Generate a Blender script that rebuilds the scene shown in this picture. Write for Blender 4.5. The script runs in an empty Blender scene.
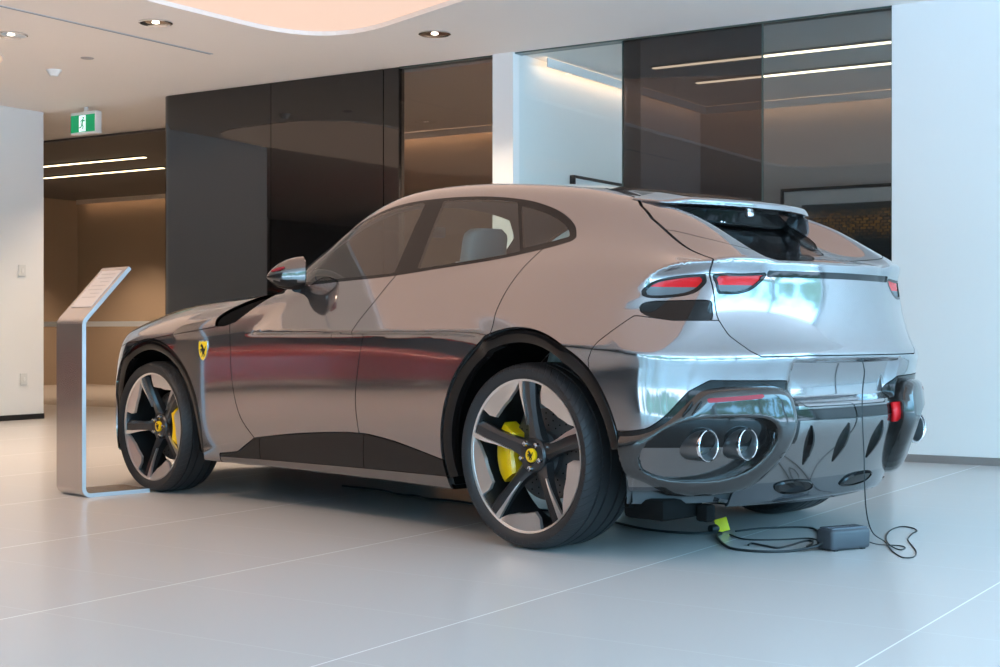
import bpy, bmesh, math, random
import numpy as np
from mathutils import Vector, Matrix

random.seed(7)
PI = math.pi
SC = bpy.context.scene
COL = SC.collection

# ---------------------------------------------------------------- camera
CAM = Vector((5.7436, -5.2322, 0.9116))
YAW = math.radians(45.825)
cd = bpy.data.cameras.new('camera')
cd.sensor_width = 36.0
cd.lens = 36.0 * 1435.5 / 1000.0
cd.shift_y = -0.002
cd.clip_start = 0.05
cd.clip_end = 300
cam = bpy.data.objects.new('camera', cd)
cam.location = CAM
cam.rotation_euler = (PI / 2, 0, YAW)
COL.objects.link(cam)
SC.camera = cam

# ---------------------------------------------------------------- view
SC.view_settings.view_transform = 'Standard'
SC.view_settings.look = 'None'
SC.view_settings.gamma = 1.0
SC.view_settings.use_curve_mapping = False
SC.view_settings.exposure = 0.32

# ---------------------------------------------------------------- world: bright hazy street outside the glazing
def nd(nt, kind, **kw):
    n = nt.nodes.new(kind)
    for k, v in kw.items():
        if k == 'inp':
            for a, b in v.items():
                n.inputs[a].default_value = b
        else:
            setattr(n, k, v)
    return n

def make_world():
    w = bpy.data.worlds.new('daylight')
    SC.world = w
    w.use_nodes = True
    nt = w.node_tree
    nt.nodes.clear()
    out = nd(nt, 'ShaderNodeOutputWorld')
    bg = nd(nt, 'ShaderNodeBackground')
    bg.inputs['Strength'].default_value = 9.2
    tc = nd(nt, 'ShaderNodeTexCoord')
    sep = nd(nt, 'ShaderNodeSeparateXYZ')
    nt.links.new(tc.outputs['Generated'], sep.inputs[0])
    ramp = nd(nt, 'ShaderNodeValToRGB')
    e = ramp.color_ramp.elements
    e[0].position = 0.40; e[0].color = (0.40, 0.58, 0.78, 1)
    e[1].position = 1.0; e[1].color = (0.36, 0.66, 1.0, 1)
    for p, c in ((0.485, (0.38, 0.56, 0.76, 1)), (0.505, (0.05, 0.11, 0.12, 1)), (0.570, (0.07, 0.17, 0.17, 1)), (0.592, (0.22, 0.56, 0.92, 1)), (0.64, (0.32, 0.70, 1.0, 1))):
        k = e.new(p); k.color = c
    mp = nd(nt, 'ShaderNodeMath', operation='MULTIPLY_ADD')
    mp.inputs[1].default_value = 0.5; mp.inputs[2].default_value = 0.5
    nz = nd(nt, 'ShaderNodeTexNoise', inp={'Scale': 7.0, 'Detail': 6.0, 'Roughness': 0.7})
    nt.links.new(tc.outputs['Generated'], nz.inputs['Vector'])
    ad = nd(nt, 'ShaderNodeMath', operation='MULTIPLY_ADD')
    nt.links.new(nz.outputs['Fac'], ad.inputs[0]); ad.inputs[1].default_value = 0.34
    nt.links.new(sep.outputs['Z'], mp.inputs[0])
    sb = nd(nt, 'ShaderNodeMath', operation='SUBTRACT'); sb.inputs[1].default_value = 0.17
    nt.links.new(mp.outputs[0], ad.inputs[2])
    nt.links.new(ad.outputs[0], sb.inputs[0])
    nt.links.new(sb.outputs[0], ramp.inputs[0])
    nt.links.new(ramp.outputs[0], bg.inputs[0])
    nt.links.new(bg.outputs[0], out.inputs[0])
make_world()

# the showroom grid: local x runs right along the back wall, local y runs into the room
TH = math.radians(13.02)
def room_lights():
    """warm spots: those at the ceiling downlights, plus added fill with no fitting"""
    rm = Matrix.Translation((CAM.x, CAM.y, 0)) @ Matrix.Rotation(TH, 4, 'Z')
    for p, q, e in ((7.93, 7.58, 190), (6.42, 9.03, 150), (9.19, 7.28, 210), (9.4, 4.2, 200), (10.2, 9.3, 160), (9.2, 2.0, 200), (6.2, 3.6, 160), (11.3, 10.9, 130), (15.5, 14.6, 260), (17.8, 15.4, 320), (8.6, 11.6, 110), (7.2, 11.6, 110), (14.5, .3, 600), (12.4, 3.4, 300)):  # spots without a fitting are added to brighten room, corridor, office and red car
        l = bpy.data.lights.new('downlight_and_fill_lamp', 'SPOT')
        l.energy = e; l.color = (1.0, 0.79, 0.60); l.spot_size = math.radians(115); l.spot_blend = .6; l.shadow_soft_size = .09
        o = bpy.data.objects.new('downlight_and_fill_lamp', l)
        o.matrix_world = rm @ Matrix.Translation((-p, q, 3.12 if q > 10 else 3.19))
        COL.objects.link(o)
room_lights()

# ---------------------------------------------------------------- materials
def mat(name, col, rough=0.5, metal=0.0, coat=0.0, spec=0.5, emit=None, estr=0.0, trans=0.0, ior=1.45, bump=None, vary=None, alpha=1.0, coat_rough=0.03):
    m = bpy.data.materials.new(name)
    m.use_nodes = True
    nt = m.node_tree
    b = nt.nodes['Principled BSDF']
    b.inputs['Base Color'].default_value = (*col, 1)
    b.inputs['Roughness'].default_value = rough
    b.inputs['Metallic'].default_value = metal
    b.inputs['Coat Weight'].default_value = coat
    b.inputs['Coat Roughness'].default_value = coat_rough
    b.inputs['Specular IOR Level'].default_value = spec
    b.inputs['IOR'].default_value = ior
    b.inputs['Transmission Weight'].default_value = trans
    b.inputs['Alpha'].default_value = alpha
    if emit:
        b.inputs['Emission Color'].default_value = (*emit, 1)
        b.inputs['Emission Strength'].default_value = estr
    tc = None
    if vary or bump:
        tc = nd(nt, 'ShaderNodeTexCoord')
    if vary:  # (scale, amount)
        n = nd(nt, 'ShaderNodeTexNoise', inp={'Scale': vary[0], 'Detail': 4.0})
        nt.links.new(tc.outputs['Object'], n.inputs['Vector'])
        mx = nd(nt, 'ShaderNodeMix', data_type='RGBA')
        mx.inputs[6].default_value = (*[c * (1 - vary[1]) for c in col], 1)
        mx.inputs[7].default_value = (*[min(1, c * (1 + vary[1])) for c in col], 1)
        nt.links.new(n.outputs['Fac'], mx.inputs[0])
        nt.links.new(mx.outputs[2], b.inputs['Base Color'])
    if bump:  # (scale, strength)
        n = nd(nt, 'ShaderNodeTexNoise', inp={'Scale': bump[0], 'Detail': 3.0})
        nt.links.new(tc.outputs['Object'], n.inputs['Vector'])
        bp = nd(nt, 'ShaderNodeBump', inp={'Strength': bump[1], 'Distance': 0.01})
        nt.links.new(n.outputs['Fac'], bp.inputs['Height'])
        nt.links.new(bp.outputs[0], b.inputs['Normal'])
    return m

def glass_mat(name, tint, refl_rough=0.0, ior=1.5, boost=1.0):
    """thin sheet: tinted see-through plus fresnel mirror"""
    m = bpy.data.materials.new(name)
    m.use_nodes = True
    nt = m.node_tree
    nt.nodes.clear()
    out = nd(nt, 'ShaderNodeOutputMaterial')
    t = nd(nt, 'ShaderNodeBsdfTransparent'); t.inputs[0].default_value = (*tint, 1)
    g = nd(nt, 'ShaderNodeBsdfGlossy'); g.inputs['Roughness'].default_value = refl_rough
    fr = nd(nt, 'ShaderNodeFresnel'); fr.inputs[0].default_value = ior
    mu = nd(nt, 'ShaderNodeMath', operation='MULTIPLY', use_clamp=True); mu.inputs[1].default_value = boost
    mx = nd(nt, 'ShaderNodeMixShader')
    ge = nd(nt, 'ShaderNodeNewGeometry')
    fa = nd(nt, 'ShaderNodeMath', operation='SUBTRACT'); fa.inputs[0].default_value = 1.0
    nt.links.new(ge.outputs['Backfacing'], fa.inputs[1])
    m2 = nd(nt, 'ShaderNodeMath', operation='MULTIPLY')
    nt.links.new(fr.outputs[0], mu.inputs[0]); nt.links.new(mu.outputs[0], m2.inputs[0])
    nt.links.new(fa.outputs[0], m2.inputs[1]); nt.links.new(m2.outputs[0], mx.inputs[0])
    nt.links.new(t.outputs[0], mx.inputs[1]); nt.links.new(g.outputs[0], mx.inputs[2])
    nt.links.new(mx.outputs[0], out.inputs[0])
    return m

M = {}
def paint_mat():
    m = mat('metallic_grey_paint', (0.265, 0.245, 0.248), 0.09, 0.85, 1.0)
    nt = m.node_tree
    b = nt.nodes['Principled BSDF']
    tc = nd(nt, 'ShaderNodeTexCoord')
    v = nd(nt, 'ShaderNodeTexVoronoi', inp={'Scale': 900.0})
    nt.links.new(tc.outputs['Object'], v.inputs['Vector'])
    mx = nd(nt, 'ShaderNodeMix', data_type='RGBA')
    mx.inputs[0].default_value = 0.06
    mx.inputs[6].default_value = (0.265, 0.245, 0.248, 1)
    nt.links.new(v.outputs['Color'], mx.inputs[7])
    nt.links.new(mx.outputs[2], b.inputs['Base Color'])
    return m
M['paint'] = paint_mat()
M['black'] = mat('gloss_black', (0.008, 0.007, 0.007), 0.06, 0.0, 0.0, spec=0.35)
M['blackmat'] = mat('satin_black', (0.012, 0.012, 0.013), 0.55)
M['void'] = mat('unlit_black_liner', (0.006, 0.006, 0.006), 0.9, spec=0.1)
M['smoke'] = mat('dark_gloss_trim', (0.16, 0.145, 0.14), 0.12, 0.85, 1.0)
M['podgloss'] = mat('black_brown_gloss', (0.035, 0.030, 0.028), 0.08, 0.35, 0.8)
M['carbon'] = mat('dark_diffuser', (0.035, 0.037, 0.042), 0.18, 0.3, 1.0)
M['rubber'] = mat('tyre_rubber', (0.022, 0.022, 0.024), 0.52, spec=0.45, bump=(160, 0.06))
M['rim'] = mat('dark_rim', (0.045, 0.045, 0.048), 0.32, 0.6, 0.3)
M['machined'] = mat('machined_silver', (0.72, 0.70, 0.69), 0.30, 0.9)
M['yellow'] = mat('yellow_caliper', (0.95, 0.60, 0.005), 0.35, coat=0.5)
M['disc'] = mat('ceramic_disc', (0.11, 0.11, 0.115), 0.4, 0.7)
M['chrome'] = mat('polished_metal', (0.72, 0.72, 0.74), 0.12, 1.0)
M['red'] = mat('red_lens', (0.62, 0.008, 0.012), 0.15, spec=0.3)
M['redref'] = mat('red_reflector', (0.32, 0.02, 0.03), 0.25, spec=0.25)
M['clear'] = mat('clear_lens', (0.12, 0.13, 0.14), 0.25, 0.0, spec=0.3)
M['carglass'] = glass_mat('tinted_car_glass', (0.66, 0.74, 0.73), boost=1.7)
M['backglass'] = glass_mat('dark_rear_glass', (0.22, 0.24, 0.24), boost=2.2)
M['leather'] = mat('pale_leather', (0.36, 0.40, 0.41), 0.5)
M['trim'] = mat('grey_cabin_trim', (0.07, 0.075, 0.08), 0.6)
M['white_wall'] = mat('white_plaster', (0.80, 0.79, 0.77), 0.65, vary=(0.6, 0.02))
M['ceil'] = mat('ceiling_plaster', (0.88, 0.83, 0.79), 0.8, vary=(0.5, 0.02))
M['steel'] = mat('brushed_steel', (0.56, 0.52, 0.50), 0.26, 0.88)
M['blackglass'] = mat('black_wall_glass', (0.006, 0.0055, 0.0055), 0.03, 0.0, ior=1.65)

# ---------------------------------------------------------------- mesh helpers
def tag(o, label=None, cat=None, group=None, kind=None):
    if label: o['label'] = label
    if cat: o['category'] = cat
    if group: o['group'] = group
    if kind: o['kind'] = kind
    return o

def empty(name, loc=(0, 0, 0), rz=0.0):
    o = bpy.data.objects.new(name, None)
    o.location = loc; o.rotation_euler = (0, 0, rz)
    o.empty_display_size = 0.1
    COL.objects.link(o)
    return o

def link(name, me, m=None, parent=None):
    o = bpy.data.objects.new(name, me)
    if m is not None and not me.materials:
        for k in (m if isinstance(m, (list, tuple)) else [m]):
            me.materials.append(k)
    COL.objects.link(o)
    if parent is not None: o.parent = parent
    return o

class MB:
    """collects shapes, builds one mesh object"""
    def __init__(s): s.bm = bmesh.new()
    def mi(s, fs, i):
        for f in fs: f.material_index = i
    def box(s, x0, x1, y0, y1, z0, z1, bev=0.0, mi=0, seg=2):
        ps = [(x, y, z) for x in (x0, x1) for y in (y0, y1) for z in (z0, z1)]
        vs = [s.bm.verts.new(p) for p in ps]
        fs = [s.bm.faces.new([vs[i] for i in q]) for q in ((0, 1, 3, 2), (4, 6, 7, 5), (0, 4, 5, 1), (2, 3, 7, 6), (0, 2, 6, 4), (1, 5, 7, 3))]
        s.mi(fs, mi)
        if bev > 0:
            es = list({e for f in fs for e in f.edges})
            r = bmesh.ops.bevel(s.bm, geom=es, offset=bev, segments=seg, affect='EDGES', profile=0.5)
            s.mi(r['faces'], mi)
        return s
    def tube(s, pts, r, seg=10, mi=0, cap=True):
        pts = [Vector(p) for p in pts]
        n = len(pts)
        rr = r if isinstance(r, (list, tuple)) else [r] * n
        rings = []
        up = Vector((0, 0, 1))
        prev = None
        for i, p in enumerate(pts):
            t = (pts[min(i + 1, n - 1)] - pts[max(i - 1, 0)]).normalized()
            if prev is None:
                a = t.cross(up)
                if a.length < 1e-3: a = t.cross(Vector((1, 0, 0)))
            else:
                a = prev - t * prev.dot(t)
                if a.length < 1e-4: a = t.cross(up)
            a.normalize(); prev = a
            b = t.cross(a).normalized()
            rings.append([s.bm.verts.new(p + (a * math.cos(k * 2 * PI / seg) + b * math.sin(k * 2 * PI / seg)) * rr[i]) for k in range(seg)])
        for i in range(n - 1):
            for k in range(seg):
                f = s.bm.faces.new([rings[i][k], rings[i][(k + 1) % seg], rings[i + 1][(k + 1) % seg], rings[i + 1][k]])
                f.material_index = mi
        if cap:
            f = s.bm.faces.new(rings[0][::-1]); f.material_index = mi
            f = s.bm.faces.new(rings[-1]); f.material_index = mi
        return s
    def lathe(s, prof, seg=48, mi=0, axis='y', cen=(0, 0, 0), closed=False):
        """prof: (radius, along axis)"""
        rings = []
        c = Vector(cen)
        for r, a in prof:
            ring = []
            for k in range(seg):
                t = 2 * PI * k / seg
                u, w = r * math.cos(t), r * math.sin(t)
                p = {'y': (u, a, w), 'z': (u, w, a), 'x': (a, u, w)}[axis]
                ring.append(s.bm.verts.new(c + Vector(p)))
            rings.append(ring)
        m_ = len(rings)
        for i in range(m_ if closed else m_ - 1):
            A, B = rings[i], rings[(i + 1) % m_]
            for k in range(seg):
                f = s.bm.faces.new([A[k], A[(k + 1) % seg], B[(k + 1) % seg], B[k]])
                f.material_index = mi
        if not closed:
            for ring, (r, a) in ((rings[0], prof[0]), (rings[-1], prof[-1])):
                if r > 1e-5 and r < 1e-3 + 0: pass
        return s
    def disc(s, ring_pts, mi=0):
        f = s.bm.faces.new([s.bm.verts.new(p) for p in ring_pts]); f.material_index = mi
        return s
    def prism(s, poly, fn, d0, d1, bev=0.0, mi=0, seg=2):
        """poly of 2-D points extruded between depths d0,d1 through fn(u,v,d)->xyz"""
        a = [s.bm.verts.new(fn(u, v, d0)) for u, v in poly]
        b = [s.bm.verts.new(fn(u, v, d1)) for u, v in poly]
        n = len(poly)
        fs = [s.bm.faces.new(a[::-1]), s.bm.faces.new(b)]
        for i in range(n):
            fs.append(s.bm.faces.new([a[i], a[(i + 1) % n], b[(i + 1) % n], b[i]]))
        s.mi(fs, mi)
        if bev > 0:
            es = list(fs[1].edges) + list(fs[0].edges)
            r = bmesh.ops.bevel(s.bm, geom=es, offset=bev, segments=seg, affect='EDGES', profile=0.5)
            s.mi(r['faces'], mi)
        return s
    def loft(s, secs, closed=True, cap=True, mi=0):
        rs = [[s.bm.verts.new(p) for p in sec] for sec in secs]
        for A, B in zip(rs[:-1], rs[1:]):
            n = len(A)
            for k in range(n if closed else n - 1):
                f = s.bm.faces.new([A[k], A[(k + 1) % n], B[(k + 1) % n], B[k]]); f.material_index = mi
        if cap and closed:
            f = s.bm.faces.new(rs[0][::-1]); f.material_index = mi
            f = s.bm.faces.new(rs[-1]); f.material_index = mi
        return s
    def move(s, mtx):
        bmesh.ops.transform(s.bm, matrix=mtx, verts=s.bm.verts[:])
        return s
    def obj(s, name, m, parent=None, smooth=None, loc=None):
        bmesh.ops.recalc_face_normals(s.bm, faces=s.bm.faces[:])
        me = bpy.data.meshes.new(name)
        s.bm.to_mesh(me); s.bm.free()
        o = link(name, me, m, parent)
        if smooth is not None:
            for p in me.polygons: p.use_smooth = True
            me.set_sharp_from_angle(angle=math.radians(smooth))
        if loc is not None: o.location = loc
        return o

def crom(pts, n=8, closed=False):
    """Catmull-Rom through points, any dimension"""
    P = [np.array(p, float) for p in pts]
    out = []
    N = len(P)
    rng = range(N) if closed else range(N - 1)
    for i in rng:
        p0 = P[(i - 1) % N] if closed or i > 0 else 2 * P[0] - P[1]
        p1 = P[i]; p2 = P[(i + 1) % N]
        p3 = P[(i + 2) % N] if closed or i + 2 < N else 2 * P[-1] - P[-2]
        for k in range(n):
            t = k / n
            out.append(0.5 * (2 * p1 + (p2 - p0) * t + (2 * p0 - 5 * p1 + 4 * p2 - p3) * t * t + (3 * p1 - p0 - 3 * p2 + p3) * t ** 3))
    if not closed: out.append(P[-1])
    return [tuple(float(v) for v in p) for p in out]

# ---------------------------------------------------------------- the room
ROOM = Matrix.Translation((CAM.x, CAM.y, 0)) @ Matrix.Rotation(TH, 4, 'Z')
def R3(p, q, z):
    """p to the left along the back wall, q into the room, from the camera's foot"""
    return ROOM @ Vector((-p, q, z))
CZ = 3.21

def rbox(name, p0, p1, q0, q1, z0, z1, m, kind='structure', bev=0.0, parent=None):
    o = MB().box(-max(p0, p1), -min(p0, p1), q0, q1, z0, z1, bev).obj(name, m, parent)
    o.matrix_world = ROOM
    if kind: o['kind'] = kind
    return o

def rmesh(name, mb, m, parent=None, kind=None, smooth=None):
    o = mb.obj(name, m, parent, smooth)
    o.matrix_world = ROOM
    if kind: o['kind'] = kind
    return o

def floor_mat():
    m = mat('cream_floor_tile', (0.66, 0.63, 0.60), 0.24, coat=0.0)
    nt = m.node_tree
    b = nt.nodes['Principled BSDF']
    tc = nd(nt, 'ShaderNodeTexCoord')
    br = nd(nt, 'ShaderNodeTexBrick', offset=0.0)
    br.inputs['Scale'].default_value = 1.0
    br.inputs['Brick Width'].default_value = TILE[0]
    br.inputs['Row Height'].default_value = TILE[1]
    br.inputs['Mortar Size'].default_value = 0.0028
    br.inputs['Mortar Smooth'].default_value = 0.1
    br.inputs['Color1'].default_value = (0.54, 0.515, 0.495, 1)
    br.inputs['Color2'].default_value = (0.525, 0.50, 0.48, 1)
    br.inputs['Mortar'].default_value = (0.86, 0.85, 0.84, 1)
    mpn = nd(nt, 'ShaderNodeMapping'); mpn.inputs['Location'].default_value = (TILE[2] + TILE[0] * 40, TILE[3] + TILE[1] * 40, 0)
    nt.links.new(tc.outputs['Object'], mpn.inputs[0])
    nt.links.new(mpn.outputs[0], br.inputs['Vector'])
    # joints along the room are crisp, the cross joints hardly show
    b2 = nd(nt, 'ShaderNodeTexBrick', offset=0.0)
    for k_, v_ in (('Scale', 1.0), ('Brick Width', 400.0), ('Row Height', TILE[1]), ('Mortar Size', 0.002), ('Mortar Smooth', 0.1)): b2.inputs[k_].default_value = v_
    b2.inputs['Color1'].default_value = b2.inputs['Color2'].default_value = (0, 0, 0, 1)
    b2.inputs['Mortar'].default_value = (1, 1, 1, 1)
    nt.links.new(mpn.outputs[0], b2.inputs['Vector'])
    br.inputs['Row Height'].default_value = 400.0
    sc = nd(nt, 'ShaderNodeMath', operation='MULTIPLY'); sc.inputs[1].default_value = 0.22
    nt.links.new(b2.outputs['Color'], sc.inputs[0])
    mx = nd(nt, 'ShaderNodeMix', data_type='RGBA')
    mx.inputs[7].default_value = (0.86, 0.85, 0.84, 1)
    nt.links.new(sc.outputs[0], mx.inputs[0]); nt.links.new(br.outputs['Color'], mx.inputs[6])
    nt.links.new(mx.outputs[2], b.inputs['Base Color'])
    return m
TILE = (1.245, 0.622, 1.30, 0.0)

def build_room():
    fm = floor_mat()
    rbox('floor', -4.4, 20, -8, 19, -0.2, 0.0, fm)
    W = M['white_wall']
    # ceiling with the rounded recess cut out of it
    def rounded(poly, rads, n=10):
        out = []
        N = len(poly)
        for i, (p_, r) in enumerate(zip(poly, rads)):
            p_ = Vector(p_); a = (Vector(poly[i - 1]) - p_).normalized(); c = (Vector(poly[(i + 1) % N]) - p_).normalized()
            for k in range(n + 1):
                t = k / n
                out.append(tuple((p_ + a * r) * (1 - t) ** 2 + p_ * 2 * t * (1 - t) + (p_ + c * r) * t ** 2))
        return out
    RP = [(-1.0, 6.44), (-7.42, 8.95), (-7.62, 0.6), (-1.0, 0.6)]
    hole = rounded(RP, [.8, .95, .8, .8])
    cen_ = Vector((sum(p_[0] for p_ in RP) / 4, sum(p_[1] for p_ in RP) / 4))
    def shrink(d): return [tuple(Vector(h) + (cen_ - Vector(h)).normalized() * d) for h in hole]
    mb = MB()
    bm = mb.bm
    ox0, ox1, oq0, oq1 = -20, 3.4, -8, 19
    v0 = [bm.verts.new((x, y, CZ)) for x, y in hole]
    v1 = [bm.verts.new((x, y, CZ + 0.06)) for x, y in hole]
    n = len(hole)
    for i in range(n):
        bm.faces.new([v0[i], v0[(i + 1) % n], v1[(i + 1) % n], v1[i]])
    bm.faces.new(v1)
    # ceiling plane as four strips plus corner fans
    def V(x, y): return bm.verts.new((x, y, CZ))
    q4 = [list(range(k * 11, k * 11 + 11)) for k in range(4)]
    corners = [V(-1.0, 9.2), V(-7.62, 9.2), V(-7.62, .6), V(-1.0, .6)]
    for k in range(4):
        idx = q4[k]
        for a, b_ in zip(idx[:-1], idx[1:]):
            bm.faces.new([corners[k], v0[a], v0[b_]])
        nx_ = q4[(k + 1) % 4][0]
        bm.faces.new([corners[k], v0[idx[-1]], v0[nx_], corners[(k + 1) % 4]])
    for (a, b_, c, d) in ((ox0, ox1, 9.2, oq1), (ox0, ox1, oq0, .6), (ox0, -7.62, .6, 9.2), (-1.0, ox1, .6, 9.2)):
        bm.faces.new([V(a, c), V(b_, c), V(b_, d), V(a, d)])
    mb_ceiling = mb
    rmesh('ceiling', mb_ceiling, M['ceil'], kind='structure')
    # luminous stretch panel in the recess
    lm = mat('warm_light_panel', (0.25, 0.2, 0.18), 0.8, emit=(1.0, 0.70, 0.55), estr=0.68)
    pn = MB().prism(shrink(.02), lambda u, v, d: (u, v, d), CZ + 0.03, CZ + 0.05)
    o = rmesh('ceiling_light_panel', pn, lm)
    tag(o, 'large rounded warm glowing light panel set in the ceiling recess above the car', 'ceiling light')
    # back wall pieces (q = 10)
    rbox('wall_back', 3.16, -3.3, 10.0, 10.25, 0.0, CZ, W)
    rbox('wall_column', 6.50, 6.30, 9.97, 10.3, 0.0, CZ, W)
    rbox('wall_left', 12.18, 12.40, 6.5, 10.06, 0.0, CZ, W)
    rbox('wall_left_return', 12.40, 20, 9.86, 10.06, 0.0, CZ, W)
    # back room
    rbox('wall_inner_side', 6.30, 6.50, 10.3, 13.62, 0.0, CZ, W)
    bw = mat('taupe_plaster', (0.46, 0.43, 0.41), 0.7, vary=(0.8, 0.03))
    rbox('wall_inner_back', 6.30, -3.3, 13.6, 13.8, 0.0, CZ, bw)
    # plinth line under the right wall
    rbox('baseboard_right', 3.16, -3.3, 9.985, 10.0, 0.0, 0.055, mat('aluminium_skirting', (0.45, 0.43, 0.42), 0.35, 0.8))
    rbox('baseboard_left', 12.165, 12.18, 6.5, 10.06, 0.0, 0.055, M['blackmat'])
    # wall behind the camera on the showroom side, glazing on the right
    dk = mat('dark_far_wall', (0.085, 0.075, 0.07), 0.5)
    rbox('wall_behind', 20, 4.0, -8.0, -7.8, 0.0, CZ, dk)
    rbox('wall_behind_end', 4.2, 4.0, -7.8, -4.0, 0.0, CZ, dk)
    rbox('wall_far_left', 19.8, 20, -8.0, 17.0, 0.0, CZ, dk)
    fr = mat('window_mullion', (0.55, 0.56, 0.58), 0.4, 0.6)
    k = 1
    for q in (-4, -1.2, 1.6, 4.4, 7.2, 9.9):
        rbox('trim_%d' % k, -3.25, -3.15, q - .05, q + .05, 0, CZ, fr); k += 1
    for p in (3.9, 1.4, -.9):
        rbox('trim_%d' % k, p - .05, p + .05, -4.05, -3.95, 0, CZ, fr); k += 1

build_room()

# ================================================================ the car body, as one implicit solid that is then cut into panels
def nat_card(X):
    """natural cubic spline through knots X: returns fn(q)->(n,k) weights, linear beyond the ends"""
    X = np.array(X, float); k = len(X); h = np.diff(X)
    A = np.zeros((k, k)); B = np.zeros((k, k))
    A[0, 0] = A[-1, -1] = 1
    for i in range(1, k - 1):
        A[i, i - 1] = h[i - 1]; A[i, i] = 2 * (h[i - 1] + h[i]); A[i, i + 1] = h[i]
        B[i, i - 1] = 6 / h[i - 1]; B[i, i] = -6 / h[i - 1] - 6 / h[i]; B[i, i + 1] = 6 / h[i]
    S = np.linalg.solve(A, B)           # second derivatives per unit value
    I = np.eye(k)
    def fn(q):
        q = np.asarray(q, float).ravel()
        i = np.clip(np.searchsorted(X, q) - 1, 0, k - 2)
        H = h[i]; a = (X[i + 1] - q) / H; b = (q - X[i]) / H
        w = a[:, None] * I[i] + b[:, None] * I[i + 1] + (((a ** 3 - a) * H * H / 6)[:, None] * S[i] + ((b ** 3 - b) * H * H / 6)[:, None] * S[i + 1])
        lo = q < X[0]; hi = q > X[-1]
        if lo.any():
            d = (I[1] - I[0]) / h[0] - h[0] / 6 * (2 * S[0] + S[1])
            w[lo] = I[0] + (q[lo] - X[0])[:, None] * d
        if hi.any():
            d = (I[-1] - I[-2]) / h[-1] + h[-1] / 6 * (S[-2] + 2 * S[-1])
            w[hi] = I[-1] + (q[hi] - X[-1])[:, None] * d
        return w
    return fn

def spl(X, Y):
    c = nat_card(X); Y = np.array(Y, float)
    def fn(q):
        q = np.asarray(q, float)
        return (c(q) @ Y).reshape(q.shape)
    return fn

def tab2(X, Z, T):
    cx_, cz_ = nat_card(X), nat_card(Z); T = np.array(T, float)
    def fn(x, z):
        x = np.asarray(x, float); z = np.asarray(z, float)
        if x.ndim == 3:
            r = cx_(x) @ T @ cz_(z).T
            sh = np.broadcast(x, z).shape
            return r.reshape(sh)
        return np.einsum('ni,ni->n', cx_(x) @ T, cz_(z))
    return fn

def smax(a, b, k):
    h = np.maximum(k - np.abs(a - b), 0.0)
    return np.maximum(a, b) + h * h / (4 * k)
def smin(a, b, k):
    h = np.maximum(k - np.abs(a - b), 0.0)
    return np.minimum(a, b) - h * h / (4 * k)
def sstep(x, a, b):
    t = np.clip((x - a) / (b - a), 0, 1)
    return t * t * (3 - 2 * t)

XS = [-2.55, -2.2, -1.9, -1.5, -1.1, -.7, -.2, .3, .8, 1.2, 1.6, 1.9, 2.15, 2.35, 2.55]
PW = [.62, .88, .965, .985, .975, .955, .945, .948, .965, .992, 1.010, 1.005, .985, .955, .92]
ZS = [.15, .3, .45, .6, .75, .9, 1.0, 1.1, 1.2, 1.35]
D_door = np.array([-.085, -.036, -.012, -.003, 0, -.003, -.018, -.050, -.108, -.25])
D_front = np.array([-.05, -.018, -.005, -.001, 0, -.012, -.055, -.135, -.25, -.45])
D_rear = np.array([-.06, -.03, -.012, -.003, 0, -.011, -.036, -.084, -.165, -.34])
MIX = {-2.55: 'f', -2.2: 'f', -1.9: 'f', -1.5: 'f', -1.1: .7, -.7: .25, -.2: 0, .3: 0, .8: -.25, 1.2: -.75, 1.6: 'r', 1.9: 'r', 2.15: 'r', 2.35: 'r', 2.55: 'r'}
TW = []
for x_, p_ in zip(XS, PW):
    k_ = MIX[x_]
    d_ = D_front if k_ == 'f' else D_rear if k_ == 'r' else D_door * (1 - abs(k_)) + (D_front if k_ > 0 else D_rear) * abs(k_)
    TW.append(p_ + d_)
W_low = tab2(XS, ZS, TW)
h_low = spl([-2.55, -2.3, -2.0, -1.6, -1.2, -.8, -.5, -.2, .2, .6, 1.0, 1.4, 1.7, 2.0, 2.2, 2.34, 2.5],
            [.62, .79, .895, .985, 1.045, 1.09, 1.12, 1.14, 1.155, 1.178, 1.212, 1.262, 1.28, 1.245, 1.212, 1.195, 1.18])
h_crest = spl([-2.5, -2.1, -1.5, -1.0, -.5, -.2, 2.5], [.0, .045, .06, .04, .012, 0, 0])
Rc = spl([.15, .3, .45, .56, .62, .70, .78, .815, .86, .95, 1.04, 1.10, 1.135, 1.165, 1.19, 1.25],
         [2.30, 2.36, 2.43, 2.455, 2.445, 2.442, 2.466, 2.474, 2.452, 2.405, 2.372, 2.360, 2.360, 2.382, 2.400, 2.408])
Ra = spl([.15, .45, .7, .9, 1.05, 1.2], [.30, .24, .21, .26, .285, .25])
Rp = spl([.15, .45, .8, 1.1, 1.2], [3.2, 3.2, 3.5, 2.6, 2.6])
z_roof = spl([-1.3, -1.1, -.85, -.6, -.35, -.1, .2, .6, 1.0, 1.3, 1.5, 1.66, 1.8, 1.95, 2.08, 2.2, 2.34, 2.6],
             [1.00, 1.105, 1.245, 1.373, 1.480, 1.560, 1.617, 1.641, 1.624, 1.595, 1.567, 1.525, 1.445, 1.345, 1.262, 1.205, 1.165, 1.08])
z_fin = spl([1.3, 1.5, 1.66, 1.8, 1.95, 2.05, 2.2, 2.3, 2.37, 2.5], [1.595, 1.567, 1.536, 1.497, 1.448, 1.408, 1.326, 1.258, 1.205, 1.10])
g0 = spl([-1.3, -.6, -.2, .2, .6, 1.0, 1.4, 1.7, 2.0, 2.3, 2.6], [.74, .81, .855, .878, .883, .874, .850, .812, .745, .65, .55])
g_t = spl([-1.3, -.2, .5, 1.2, 1.6, 2.0, 2.4], [.50, .54, .55, .56, .58, .60, .60])
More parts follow.
